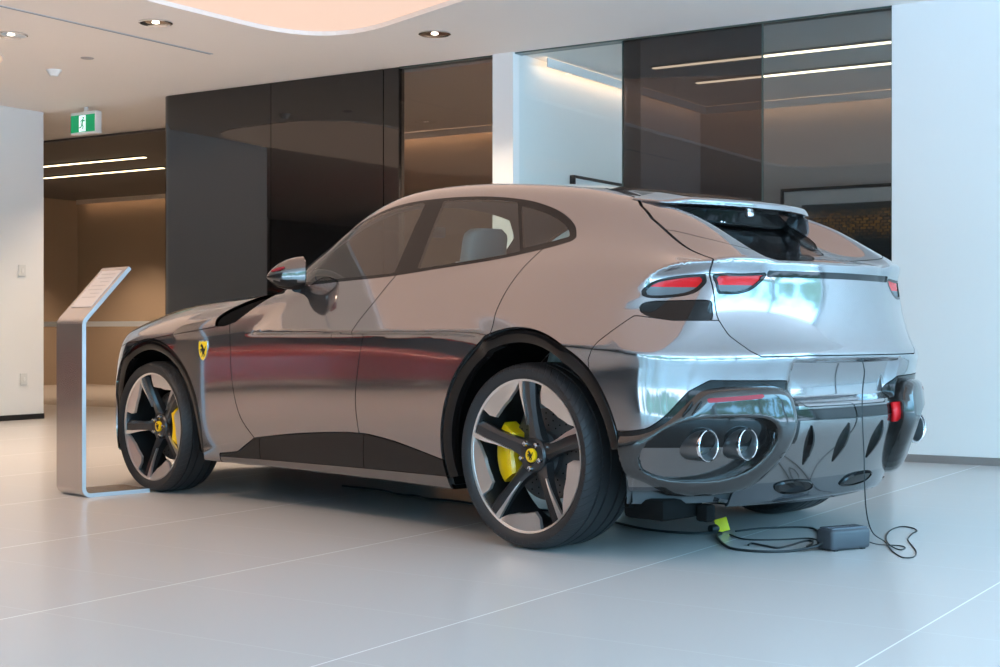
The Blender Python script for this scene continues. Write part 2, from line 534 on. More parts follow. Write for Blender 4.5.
k_side = spl([-2.5, -1.5, -.8, -.2, .6, 1.2, 1.7, 2.2, 2.5], [.16, .14, .10, .04, .03, .05, .10, .06, .04])
k_un = spl([-1.5, 0, .9, 1.3, 1.7, 2.1, 2.5], [.012, .012, .016, .07, .16, .14, .10])

def F_car(x, y, z):
    ay = np.abs(y)
    w = ay - W_low(x, z)
    hl = h_low(x) + h_crest(x) * np.exp(-((ay - .70) / .17) ** 2) - .05 * np.maximum(ay - .2, 0) ** 2
    t = z - hl
    a = smax(w, t, np.clip(k_side(x), .02, .3))
    rec = sstep(-ay, -.42, -.35) * sstep(z, .612, .65) * sstep(-z, -.80, -.785)
    s_ = sstep(ay, .82, .97) * sstep(z, .95, 1.05)
    rc = Rc(z) * (1 - s_) + (2.40 - .06 * (z - 1.05)) * s_
    rr = x - (rc - Ra(z) * (ay / .9) ** Rp(z) - .035 * rec)
    kr = .07 - .052 * sstep(z, 1.06, 1.15)
    a = smax(a, rr, kr)
    fx = (-2.45 + .42 * (ay / .9) ** 2.6 + .25 * np.maximum(z - .6, 0)) - x
    a = smax(a, fx, .12)
    a = smax(a, .205 - z, .02)
    # greenhouse
    dz = z - 1.17
    g = ay - (g0(x) - g_t(x) * dz - .10 * np.maximum(dz, 0) ** 2)
    xs = x - (.80 * ay * ay) * (1 - sstep(x, -.2, .5)) + .10 * ay * ay * sstep(x, 1.3, 1.9)
    zc = z_roof(xs) - .085 * ay * ay
    zf = z_fin(x) - .085 * ay * ay
    wv = sstep(ay, .36, .50) * sstep(x, 1.45, 1.75)
    tt = z - (zc * (1 - wv) + zf * wv)
    b = smax(g, tt, .09)
    b = smax(b, .9 - z, .02)
    b = smax(b, x - 2.40 + .25 * ay * ay, .05)
    return smin(a, b, np.clip(k_un(x), .012, .2))

def F_grad(F, P, e=1e-3):
    G = np.empty_like(P)
    for i in range(3):
        d = np.zeros(3); d[i] = e
        G[:, i] = (F(*(P + d).T) - F(*(P - d).T)) / (2 * e)
    return G

def newton(F, P, n=3, lim=.02):
    for _ in range(n):
        f = F(*P.T); G = F_grad(F, P)
        s = f[:, None] * G / np.maximum((G * G).sum(1), 1e-6)[:, None]
        l = np.linalg.norm(s, axis=1, keepdims=True)
        P = P - s * np.minimum(1, lim / np.maximum(l, 1e-9))
    return P

def surf_net(F, lo, hi, h, mid=False):
    """surface-net triangulation of F=0 ; mid: last y layer straddles y=0"""
    ax = [np.arange(l, u + h * .5, h) for l, u in zip(lo, hi)]
    if mid:
        n = int(math.ceil(-lo[1] / h)); ax[1] = (np.arange(-n, 2) - .5) * h
    f = F(ax[0][:, None, None], ax[1][None, :, None], ax[2][None, None, :])
    sgn = f < 0
    nx, ny, nz = f.shape
    c = sgn[:-1, :-1, :-1].astype(np.int8)
    cnt = np.zeros((nx - 1, ny - 1, nz - 1), np.int8)
    acc = np.zeros((nx - 1, ny - 1, nz - 1, 3)); num = np.zeros((nx - 1, ny - 1, nz - 1))
    for a in range(3):
        sl0 = [slice(None)] * 3; sl1 = [slice(None)] * 3
        sl0[a] = slice(0, -1); sl1[a] = slice(1, None)
        f0, f1 = f[tuple(sl0)], f[tuple(sl1)]
        cr = (f0 < 0) != (f1 < 0)
        I = np.argwhere(cr)
        t = f0[cr] / (f0[cr] - f1[cr])
        pos = np.stack([ax[k][I[:, k]] for k in range(3)], 1)
        pos[:, a] += t * h
        o1, o2 = [k for k in range(3) if k != a]
        for d1 in (0, -1):
            for d2 in (0, -1):
                J = I.copy(); J[:, o1] += d1; J[:, o2] += d2
                ok = (J >= 0).all(1) & (J[:, 0] < nx - 1) & (J[:, 1] < ny - 1) & (J[:, 2] < nz - 1)
                j = tuple(J[ok].T)
                np.add.at(num, j, 1); np.add.at(acc, j, pos[ok])
    act = num > 0
    idx = -np.ones(act.shape, int); idx[act] = np.arange(act.sum())
    V = acc[act] / num[act][:, None]
    T = []
    for a in range(3):
        sl0 = [slice(None)] * 3; sl1 = [slice(None)] * 3
        sl0[a] = slice(0, -1); sl1[a] = slice(1, None)
        s0, s1 = sgn[tuple(sl0)], sgn[tuple(sl1)]
        I = np.argwhere(s0 != s1)
        fl = s0[s0 != s1]
        o1, o2 = (a + 1) % 3, (a + 2) % 3
        ok = (I[:, o1] > 0) & (I[:, o2] > 0) & (I[:, o1] < f.shape[o1] - 1) & (I[:, o2] < f.shape[o2] - 1)
        I = I[ok]; fl = fl[ok]
        q = []
        for d1, d2 in ((-1, -1), (0, -1), (0, 0), (-1, 0)):
            J = I.copy(); J[:, o1] += d1; J[:, o2] += d2
            q.append(idx[tuple(J.T)])
        q = np.stack(q, 1)
        q[~fl] = q[~fl][:, ::-1]
        T.append(q[:, [0, 1, 2]]); T.append(q[:, [0, 2, 3]])
    T = np.concatenate(T)
    T = T[(T >= 0).all(1)]
    return V, T

class Sheet:
    """a triangle sheet with exact normals"""
    def __init__(s, V, N, T): s.V, s.N, s.T = V, N, T
    def clean(s):
        u, inv = np.unique(s.T, return_inverse=True)
        return Sheet(s.V[u], s.N[u], inv.reshape(-1, 3))
    def split(s, f):
        """cut along f=0 -> (f<0 side, f>0 side)"""
        f = np.where(np.abs(f) < 1e-7, 1e-7, f)
        sg = f < 0
        t = sg[s.T]; c = t.sum(1)
        inn, outt, mix = s.T[c == 3], s.T[c == 0], s.T[(c == 1) | (c == 2)]
        if len(mix) == 0:
            e = np.zeros((0, 3), int)
            return (Sheet(s.V, s.N, inn).clean() if len(inn) else Sheet(s.V[:0], s.N[:0], e)), (Sheet(s.V, s.N, outt).clean() if len(outt) else Sheet(s.V[:0], s.N[:0], e))
        tm = sg[mix]; lone_in = tm.sum(1) == 1
        lone = np.where(lone_in[:, None], tm, ~tm).argmax(1)
        r = np.arange(len(mix))
        a, b, c_ = mix[r, lone], mix[r, (lone + 1) % 3], mix[r, (lone + 2) % 3]
        n0 = len(s.V)
        E = np.concatenate([np.sort(np.stack([a, b], 1), 1), np.sort(np.stack([a, c_], 1), 1)])
        U, inv = np.unique(E, axis=0, return_inverse=True)
        inv = inv.ravel()
        k = f[U[:, 0]] / (f[U[:, 0]] - f[U[:, 1]])
        nv = s.V[U[:, 0]] * (1 - k)[:, None] + s.V[U[:, 1]] * k[:, None]
        nn = s.N[U[:, 0]] * (1 - k)[:, None] + s.N[U[:, 1]] * k[:, None]
        nn /= np.maximum(np.linalg.norm(nn, axis=1, keepdims=True), 1e-9)
        V = np.concatenate([s.V, nv]); N = np.concatenate([s.N, nn])
        ab = n0 + inv[:len(mix)]; ac = n0 + inv[len(mix):]
        tl = np.stack([a, ab, ac], 1)
        t2 = np.concatenate([np.stack([ab, b, c_], 1), np.stack([ab, c_, ac], 1)])
        li2 = np.concatenate([lone_in, lone_in])
        A = np.concatenate([inn, tl[lone_in], t2[~li2]])
        B = np.concatenate([outt, tl[~lone_in], t2[li2]])
        return Sheet(V, N, A).clean(), Sheet(V, N, B).clean()
    def mirror(s):
        k = np.array([1, -1, 1.])
        return Sheet(s.V * k, s.N * k, s.T[:, ::-1])
    def both(s):
        m = s.mirror(); n = len(s.V)
        V = np.concatenate([s.V, m.V]); N = np.concatenate([s.N, m.N]); T = np.concatenate([s.T, m.T + n])
        on = np.abs(s.V[:, 1]) < 1e-6                     # weld the seam
        mp = np.arange(2 * n); mp[n:][on] = np.arange(n)[on]
        N = N.copy(); N[:n][on, 1] = 0
        return Sheet(V, N, mp[T]).clean()
    def shift(s, d): return Sheet(s.V + s.N * d, s.N, s.T)
    def flip(s): return Sheet(s.V, -s.N, s.T[:, ::-1])
    def obj(s, name, m, parent, lip=.012):
        """mesh object; open edges are turned in by lip so the panel has thickness"""
        V, N, T = s.V, s.N, s.T
        if lip:
            E = np.concatenate([T[:, [0, 1]], T[:, [1, 2]], T[:, [2, 0]]])
            key = np.sort(E, 1)
            U, inv, cnt = np.unique(key, axis=0, return_inverse=True, return_counts=True)
            be = E[cnt[inv.ravel()] == 1]
            if len(be):
                n = len(V)
                d = V[be[:, 1]] - V[be[:, 0]]
                d /= np.maximum(np.linalg.norm(d, axis=1, keepdims=True), 1e-9)
                k = len(be)
                p0, p1 = V[be[:, 0]], V[be[:, 1]]
                q0, q1 = p0 - N[be[:, 0]] * lip, p1 - N[be[:, 1]] * lip
                o = np.cross(d, N[be[:, 0]]); o /= np.maximum(np.linalg.norm(o, axis=1, keepdims=True), 1e-9)
                V = np.concatenate([V, p0, p1, q0, q1]); N = np.concatenate([N, o, o, o, o])
                i = n + np.arange(k)
                T = np.concatenate([T, np.stack([i + k, i, i + 2 * k], 1), np.stack([i + k, i + 2 * k, i + 3 * k], 1)])
        me = bpy.data.meshes.new(name)
        me.from_pydata(V.tolist(), [], T.tolist())
        me.polygons.foreach_set('use_smooth', [True] * len(me.polygons))
        me.update()
        me.normals_split_custom_set_from_vertices(N.tolist())
        return link(name, me, m, parent)

def sdp(P, poly):
    """signed distance of points (n,2) to a closed polygon, negative inside"""
    A = np.array(poly, float); B = np.roll(A, -1, 0)
    best = np.full(len(P), 1e9); ins = np.zeros(len(P), bool)
    for a, b in zip(A, B):
        e = b - a; L = e @ e
        if L < 1e-12: continue
        w = P - a
        t = np.clip(w @ e / L, 0, 1)
        d = w - t[:, None] * e
        best = np.minimum(best, (d * d).sum(1))
        c = ((a[1] > P[:, 1]) != (b[1] > P[:, 1]))
        if c.any() and abs(b[1] - a[1]) > 1e-12:
            xi = a[0] + (P[:, 1] - a[1]) * e[0] / e[1]
            ins ^= c & (P[:, 0] < xi)
    d = np.sqrt(best)
    return np.where(ins, -d, d)

GAP = .0028
def cut_out(s, f, g=GAP):
    """(panel, rest) with a shut gap of 2g between them"""
    a, r = s.split(f + g)
    _, b = s.split(f - g)
    return a, b

def xz(s): return s.V[:, [0, 2]]
def yz(s): return np.stack([np.abs(s.V[:, 1]), s.V[:, 2]], 1)

# ================================================================ the car: panels
RW = np.array([1.509, .386]); FW = np.array([-1.49, .368])   # wheel centres (x, z)
R_ARCH, F_ARCH = .545, .505

def oriented(F, V, T):
    N = F_grad(F, V); N /= np.maximum(np.linalg.norm(N, axis=1, keepdims=True), 1e-9)
    a, b, c = (V[T[:, i]] for i in range(3))
    nn = np.cross(b - a, c - a)
    fl = (nn * N[T[:, 0]]).sum(1) < 0
    T[fl] = T[fl][:, ::-1]
    return Sheet(V, N, T)

def half_body():
    V, T = surf_net(F_car, (-2.62, -1.08, .15), (2.60, 0, 1.72), .016, mid=True)
    mid = np.abs(V[:, 1]) < .004
    V = newton(F_car, V); V[mid, 1] = 0
    return oriented(F_car, V, T)

def solid(F, lo, hi, h):
    V, T = surf_net(F, lo, hi, h)
    V = newton(F, V, 4, h)
    return oriented(F, V, T)

def y_on(x, z, y0=-1.2):
    """left skin of the car at (x, z); scalars or arrays"""
    X = np.atleast_1d(np.asarray(x, float)); Z = np.atleast_1d(np.asarray(z, float))
    X, Z = np.broadcast_arrays(X, Z)
    a = np.full(X.shape, y0); b = np.full(X.shape, -.3)
    for _ in range(22):
        m = (a + b) / 2
        o = F_car(X, m, Z) > 0
        a = np.where(o, m, a); b = np.where(o, b, m)
    r = (a + b) / 2
    return float(r[0]) if np.ndim(x) == 0 and np.ndim(z) == 0 else r
def x_on(y, z, x0=2.7):
    """rear skin of the car at (y, z)"""
    a, b = x0, 1.7
    for _ in range(40):
        m = (a + b) / 2
        if F_car(np.array([m]), np.array([y]), np.array([z]))[0] > 0: a = m
        else: b = m
    return (a + b) / 2
def skin_normal(p):
    g = F_grad(F_car, np.array([p], float))[0]
    return Vector(g / np.linalg.norm(g))

CAR = empty('sports_car', (0, 0, 0))
tag(CAR, 'metallic grey four-door sports car parked on the showroom floor with yellow brake calipers', 'car')

BODY = half_body()

DLO = crom([(-.36, 1.150), (-.1, 1.148), (.16, 1.158), (.51, 1.172), (.84, 1.199), (1.19, 1.230), (1.46, 1.268), (1.59, 1.296)], 6) + \
      crom([(1.60, 1.312), (1.553, 1.368), (1.468, 1.422), (1.345, 1.468), (1.19, 1.504), (.95, 1.534), (.65, 1.546), (.36, 1.535), (.15, 1.488), (-.05, 1.400), (-.20, 1.297), (-.33, 1.185)], 6)
SILL = [(-.86, .255), (-.70, .272), (-.53, .355), (-.25, .388), (0, .41), (.25, .424), (.41, .425), (.60, .405), (.80, .37), (1.06, .322), (1.3, .30)]
DOOR_F = [(-.735, .955), (-.712, .85), (-.697, .65), (-.64, .47), (-.53, .355)]
DOOR_M = [(.352, .425), (.338, .58), (.362, .73), (.412, .92), (.49, 1.06), (.555, 1.165), (.60, 1.22)]
DOOR_R = [(1.10, .31), (1.05, .5), (1.12, .75), (1.332, .88), (1.345, 1.0), (1.372, 1.11), (1.416, 1.215), (1.462, 1.29)]

def arch_field(s, grow=0.0):
    P = xz(s)
    fr = np.linalg.norm(P - FW, axis=1) - F_ARCH - grow
    rr = np.linalg.norm(P - RW, axis=1) - R_ARCH - grow
    side = np.where(np.abs(s.V[:, 1]) > .55, -1.0, 1.0)
    return np.maximum(np.minimum(fr, rr), side)

def pol(s, poly, cond=None):
    """field of a side-view polygon, only where cond holds (cond is a signed field)"""
    f = sdp(xz(s), poly)
    return f if cond is None else np.maximum(f, cond)

def left_side(s, lim=.62): return lim - np.abs(s.V[:, 1])

def build_body():
    B = BODY
    # dark inner shell, seen through gaps, glass and arches
    inner = B
    _, inner = inner.split(arch_field(inner, -.01))
    _, inner = inner.split(np.maximum(sdp(xz(inner), DLO) , 1.0 - inner.V[:, 2]))
    ws_poly = [(-.3, -1.16), (0, -1.16), (.35, -1.07), (.62, -.80), (.70, -.62), (.66, -.36), (.56, -.10), (.40, 0.02), (0, .06), (-.3, .06)]
    def top_field(q): return np.maximum(sdp(np.stack([np.abs(q.V[:, 1]), q.V[:, 0]], 1), ws_poly), 1.06 - q.V[:, 2])
    rg_poly = crom([(.385, 1.52), (.41, 1.45), (.415, 1.37), (.39, 1.30), (.30, 1.256), (.12, 1.246)], 5)
    rg_poly = [(-.3, 1.54), (.38, 1.54)] + rg_poly + [(0, 1.243), (-.3, 1.243)]
    def rear_glass_field(q): return np.maximum(sdp(yz(q), rg_poly), 1.6 - q.V[:, 0])
    _, inner = inner.split(top_field(inner))
    _, inner = inner.split(rear_glass_field(inner))
    inner = inner.shift(-.022)
    inner.both().obj('inner_shell', M['trim'], CAR, lip=0)

    s = B
    _, s = s.split(arch_field(s))
    under, s = s.split(s.V[:, 2] - .2075)
    _, under = under.split(np.maximum(.50 - np.abs(under.V[:, 1]), 1.98 - under.V[:, 0]))
    under.both().obj('underbody', M['void'], CAR, lip=0)

    # ---- side glazing
    dlo, s = cut_out(s, np.maximum(sdp(xz(s), DLO), 1.0 - s.V[:, 2]), .001)
    names = ('front_side_window', 'rear_side_window', 'quarter_window')
    rest = dlo
    glasses = []
    for k in range(3):
        x, z = rest.V[:, 0], rest.V[:, 2]
        f = sdp(xz(rest), DLO)
        div = x - (1.175 + (1.50 - z) * .62)
        bp0 = x - (.545 - (z - 1.17) * .02); bp1 = x - (.70 - (z - 1.17) * .10)
        fl = [np.maximum.reduce([f + .015, bp0]), np.maximum.reduce([f + .015, -bp1, div + .010]), np.maximum.reduce([f + .028, -div + .010])][k]
        g, rest = rest.split(fl)
        glasses.append(g)
    for side in (0, 1):
        for n_, g in zip(names, glasses):
            q = g if side == 0 else g.mirror()
            o = q.obj(n_, M['carglass'], CAR, lip=.004)
        q = rest if side == 0 else rest.mirror()
        q.obj('window_frame', M['black'], CAR, lip=.014)
    # bright lower window strip is painted body; thin seal under it
    # ---- windscreen and rear glass
    ws, s = cut_out(s, top_field(s), .002)
    ws.both().obj('windscreen', M['carglass'], CAR, lip=.004)
    # ---- tail lamps
    def behind(q): return 1.9 - q.V[:, 0]
    lamp_body = crom([(.905, 1.066), (.87, 1.106), (.80, 1.128), (.73, 1.137), (.712, 1.137), (.711, 1.12), (.72, 1.098), (.76, 1.062), (.82, 1.046), (.89, 1.045)], 5, True)
    lamp_gate = crom([(.685, 1.138), (.58, 1.141), (.48, 1.146), (.455, 1.143), (.48, 1.112), (.54, 1.075), (.60, 1.060), (.65, 1.060), (.685, 1.064), (.687, 1.10)], 5, True)
    strip = [(-.1, 1.132), (.455, 1.130), (.455, 1.156), (-.1, 1.158)]
    scoop = crom([(.720, 1.033), (.82, 1.033), (.88, 1.030), (.910, 1.02), (.920, .995), (.905, .972), (.85, .958), (.75, .955), (.722, .960), (.714, 1.0)], 5, True)
    lb, s = cut_out(s, np.maximum(sdp(yz(s), lamp_body), behind(s)), .001)
    lg, s = cut_out(s, np.maximum(sdp(yz(s), lamp_gate), behind(s)), .001)
    st, s = cut_out(s, np.maximum(sdp(yz(s), strip), behind(s)), .0005)
    sc_, s = cut_out(s, np.maximum(sdp(yz(s), scoop), behind(s)), .0012)
    sc_ = sc_.shift(-.004)
    for side in (0, 1):
        for n_, g, poly, split_z in (('tail_lamp', lb, lamp_body, None), ('tail_lamp', lg, lamp_gate, None)):
            q = g
            f = sdp(yz(q), poly)
            lens, rim = q.split(f + .010)
            mid = 1.088 if lb is g else 1.096
            yy, zz = np.abs(lens.V[:, 1]), lens.V[:, 2]
            redp, clr = lens.split(mid - (.7 - yy) * .0 - zz)
            if side: rim, redp, clr = rim.mirror(), redp.mirror(), clr.mirror()
            L = rim.obj('tail_lamp', M['black'], CAR, lip=.02)
            redp.shift(-.006).obj('red_lens', M['red'], L, lip=0)['label'] = 'red upper lens'
            clr.shift(-.006).obj('clear_lens', M['clear'], L, lip=0)['label'] = 'clear lower lens'
        q = sc_ if side == 0 else sc_.mirror()
        q.obj('lamp_scoop', M['black'], CAR, lip=.0)
    st.shift(-.006).both().obj('lamp_strip', M['black'], CAR, lip=0)

    # ---- tailgate
    gate = [(-.3, 1.62), (.40, 1.575), (.465, 1.545), (.53, 1.50), (.595, 1.44), (.632, 1.38), (.655, 1.32), (.685, 1.24), (.700, 1.185), (.700, .965), (.675, .895), (.62, .835), (.58, .813), (-.3, .813)]
    tg, s = cut_out(s, np.maximum(sdp(yz(s), gate), 1.50 - s.V[:, 0]), .0024)
    rg, tg = cut_out(tg, rear_glass_field(tg), .0015)
    gl_in, gl_band = rg.split(sdp(yz(rg), rg_poly) + .055)
    rgo = gl_in.both().obj('rear_window', M['backglass'], CAR, lip=.004)
    gl_band.both().obj('rear_window_border', M['black'], CAR, lip=.004)
    # the two fins beside the glass are separated from the lower lid by a fine seam
    q = tg
    yy, zz = np.abs(q.V[:, 1]), q.V[:, 2]
    seam = crom([(.75, 1.365), (.655, 1.332), (.61, 1.288), (.54, 1.252), (.42, 1.230), (.25, 1.222), (0, 1.220), (-.3, 1.238)], 4)
    up, low = cut_out(q, np.maximum(sdp(yz(q), [(-.3, 1.7), (.9, 1.7), (.9, 1.36)] + seam), 1.5 - q.V[:, 0]), .0014)
    _, up = up.split(F_spoiler(*up.V.T) + .002)
    up.both().obj('rear_pillar_panel', M['paint'], CAR, lip=.008)
    low.both().obj('tailgate', M['paint'], CAR)

    # ---- rear bumper, lower trim
    trim = [(1.2, .50), (1.03, .502), (.96, .537), (.845, .680), (.775, .722), (.42, .716), (.365, .675), (.30, .607), (-.3, .603), (-.3, 0), (1.2, 0)]
    tr, s = cut_out(s, np.maximum(sdp(yz(s), trim), 2.0 - s.V[:, 0]), .002)
    strip2 = [(-.1, .548), (.56, .556), (.56, .596), (-.1, .596)]
    dstrip, tr = cut_out(tr, sdp(yz(tr), strip2), .001)
    dstrip.both().obj('bumper_strip', M['black'], CAR, lip=.006)
    def under_pod(q): return np.maximum.reduce([.57 - np.abs(q.V[:, 1]), q.V[:, 2] - .285, 2.02 - q.V[:, 0]])
    _, tr = tr.split(under_pod(tr))
    dark_, tr = tr.split(np.maximum(.345 - np.abs(tr.V[:, 1]), .46 - tr.V[:, 2]))  # skin coloured black as the shadowed gap between bumper paint and pods
    dark_.obj('pod_gap_shadow', M['black'], CAR, lip=.006)
    dark_.mirror().obj('pod_gap_shadow', M['black'], CAR, lip=.006)
    low, up = tr.split(tr.V[:, 2] - .30)
    low.both().obj('rear_diffuser', M['carbon'], CAR)
    up.both().obj('rear_lower_panel', M['smoke'], CAR)
    bump = [(1.9, .0), (1.9, .80), (1.95, .87), (2.03, .93), (2.08, .975), (2.2, .955), (2.9, .955), (2.9, 0)]
    rb, s = cut_out(s, sdp(xz(s), bump), .0018)
    rb.both().obj('rear_bumper', M['paint'], CAR)

    # ---- sills
    sill_poly = [(-.88, .10)] + SILL + [(1.3, .10)]
    si, s = cut_out(s, pol(s, sill_poly), .003)
    x = si.V[:, 0]; z = si.V[:, 2]
    lowline = z - (.244 + .014 * (x + .5))
    skirt, upper = cut_out(si, lowline, .0015)
    upr = upper
    parts = []
    for c in (-.50, .36):
        a, upr = cut_out(upr, upr.V[:, 0] - c + (upr.V[:, 2] - .3) * (-.25), .0022)
        parts.append(a)
    parts.append(upr)
    for side in (0, 1):
        for a in parts:
            (a if side == 0 else a.mirror()).obj('sill_panel', M['black'], CAR)
        (skirt if side == 0 else skirt.mirror()).obj('side_skirt', M['smoke'], CAR)

    # ---- fender slot
    slot = crom([(-.862, .938), (-.872, .975), (-.83, 1.012), (-.70, 1.062), (-.54, 1.108), (-.40, 1.140)], 5) + crom([(-.385, 1.132), (-.47, 1.082), (-.60, 1.012), (-.70, .962), (-.78, .940)], 5)
    vent, s = cut_out(s, pol(s, slot, left_side(s)), .001)
    vent = vent.shift(-.017)
    # ---- doors
    sills = crom(SILL[2:7], 4)
    fdoor = crom(DOOR_F, 5) + sills + crom(DOOR_M, 5) + [(.60, 1.30), (-.30, 1.30), (-.375, 1.16), (-.375, 1.136), (-.47, 1.080), (-.60, 1.010), (-.69, .963)]
    fd, s = cut_out(s, pol(s, fdoor, left_side(s)))
    rdoor = crom(DOOR_M, 5)[::-1] + crom([(.352, .425), (.41, .425), (.60, .405), (.80, .37), (1.10, .31)], 4) + crom(DOOR_R, 5) + [(1.47, 1.36), (.60, 1.36)]
    rdoor = [(.60, 1.36)] + rdoor
    rd, s = cut_out(s, pol(s, rdoor, left_side(s)))
    # ---- bonnet, fender, front bumper
    hood = [(-2.7, .58), (-2.35, .70), (-2.0, .80), (-1.75, .845), (-1.49, .868), (-1.27, .893), (-1.05, .916), (-.862, .936), (-.872, .975), (-.83, 1.012), (-.70, 1.062), (-.54, 1.108), (-.39, 1.142), (-.40, 1.17), (-.55, 1.27), (-1.0, 1.5), (-2.7, 1.5)]
    hd, s = cut_out(s, pol(s, hood), .002)
    hd.both().obj('bonnet', M['paint'], CAR)
    frontp, s = cut_out(s, np.maximum(s.V[:, 0] + .45, s.V[:, 2] - 1.10), .0)
    fbump, fend = cut_out(frontp, frontp.V[:, 0] + 1.93, .002)
    fbump.both().obj('front_bumper', M['paint'], CAR)
    for side in (0, 1):
        for n_, g in (('front_door', fd), ('rear_door', rd), ('front_fender', fend), ('fender_vent', vent)):
            q = g if side == 0 else g.mirror()
            o = q.obj(n_, M['paint'] if n_ != 'fender_vent' else M['void'], CAR, lip=.014 if n_ != 'fender_vent' else -.017)
            if n_ == 'front_door': build_handle(o, side, .235, .885)
            if n_ == 'rear_door': pass
    s.both().obj('upper_body', M['paint'], CAR)

def build_handle(door, side, x, z):
    """flush handle: a thin outlined paddle lying in the skin"""
    pts = crom([(x - .085, z), (x - .07, z + .018), (x, z + .021), (x + .075, z + .024), (x + .085, z + .006), (x + .07, z - .012), (x, z - .016), (x - .07, z - .018)], 4, True)
    ys = y_on([a for a, b in pts], [b for a, b in pts])
    P = [(a, float(y), b) for (a, b), y in zip(pts, ys)]
    sg = 1 if side == 0 else -1
    P = [(a, sg * y, b) for a, y, b in P] + [(P[0][0], sg * P[0][1], P[0][2])]
    MB().tube(P, .0016, 5, cap=False).obj('door_handle', M['blackmat'], door, 60)


# the roof spoiler as a solid; the tailgate is trimmed where the spoiler covers it
z_sp = spl([1.3, 1.5, 1.7, 1.9, 2.05, 2.2], [1.592, 1.565, 1.537, 1.501, 1.470, 1.437])
def xte(ay): return 2.035 - .115 * (ay / .5) ** 2.3
def F_spoiler(x, y, z):
    ay = np.abs(y)
    zt = z_sp(x) - .085 * ay * ay + .004 - .03 * np.maximum(ay - .42, 0) / .18
    xt = xte(ay)
    zte = z_sp(xt) - .085 * ay * ay - .022
    dz = np.maximum(zte - z, 0)
    xf = xt - .045 * sstep(dz, 0, .012) - .75 * dz
    zb = 1.375 + .10 * (ay / .58) ** 4 - .00
    f = smax(z - zt, x - xf, .012)
    f = smax(f, zb - z, .015)
    f = smax(f, ay - (.625 - .10 * sstep(x, 1.75, 2.0)), .03)
    f = smax(f, 1.70 + .10 * (1 - ay) - x, .01)
    return f
build_body()

# ---------------------------------------------------------------- wheel arches
def build_arches():
    for sy in (-1, 1):
        for c, R, dx in ((RW, R_ARCH, 'rear'), (FW, F_ARCH, 'front')):
            # liner: a drum around the wheel
            mb = MB()
            secs = []
            for yy in (.985, .90, .52):
                ring = []
                aa = [math.radians(-28 + 236 * k / 40) for k in range(41)]
                rr_ = R - .006 + (.0 if yy > .6 else -.02)
                sk = np.abs(y_on(np.array([c[0] + rr_ * math.cos(a) for a in aa]), np.maximum(.23, np.array([c[1] + rr_ * math.sin(a) for a in aa]))))
                for a, ysk in zip(aa, sk):
                    x = c[0] + rr_ * math.cos(a); z = c[1] + rr_ * math.sin(a)
                    y = min(.985, float(ysk) - .030) if yy > .9 else yy
                    ring.append((x, sy * y, max(z, .21)))
                secs.append(ring)
            mb.loft(secs, closed=False)
            mb.disc([(c[0] + (R - .03) * math.cos(math.radians(a)), sy * .52, max(.21, c[1] + (R - .03) * math.sin(math.radians(a)))) for a in range(-28, 209, 8)])
            mb.obj('wheel_arch_liner', M['void'], CAR)
            # flare: gloss black moulding inside the painted opening, standing a little proud
            a0, a1 = (7, 194) if dx == 'rear' else (-14, 194)
            secs = []
            n = 56
            ro = R + .01
            aa = [math.radians(a0 + (a1 - a0) * k / n) for k in range(n + 1)]
            sk = y_on(np.array([c[0] + ro * math.cos(a) for a in aa]), np.maximum(.23, np.array([c[1] + ro * math.sin(a) for a in aa])))
            for a, y in zip(aa, sk):
                prof = []
                for r, d in ((R - .004, -.045), (R - .006, -.016), (R - .016, -.004), (R - .050, -.002), (R - .064, -.010), (R - .068, -.05)):
                    x = c[0] + r * math.cos(a); z = c[1] + r * math.sin(a)
                    prof.append((x, sy * (abs(float(y)) + d), z))
                secs.append(prof)
            MB().loft(secs, closed=True, cap=True).obj('wheel_arch_moulding', M['black'], CAR, 40)
build_arches()

# ---------------------------------------------------------------- wheels
HORSE = [(.18, .98), (.22, 1.06), (.30, 1.12), (.36, 1.20), (.41, 1.12), (.52, 1.02), (.62, .87), (.70, .74), (.78, .74), (.86, .90), (.98, 1.02), (.93, .82), (.86, .62), (.78, .52), (.74, .40), (.82, .28), (.76, .10), (.62, .05), (.68, .15), (.67, .26), (.58, .36), (.52, .30), (.50, .15), (.36, .06), (.35, .11), (.42, .19), (.43, .34), (.44, .46), (.38, .54), (.28, .49), (.20, .40), (.15, .45), (.23, .56), (.33, .63), (.22, .64), (.10, .57), (.07, .64), (.19, .74), (.35, .77), (.37, .87), (.30, .92), (.22, .92)]

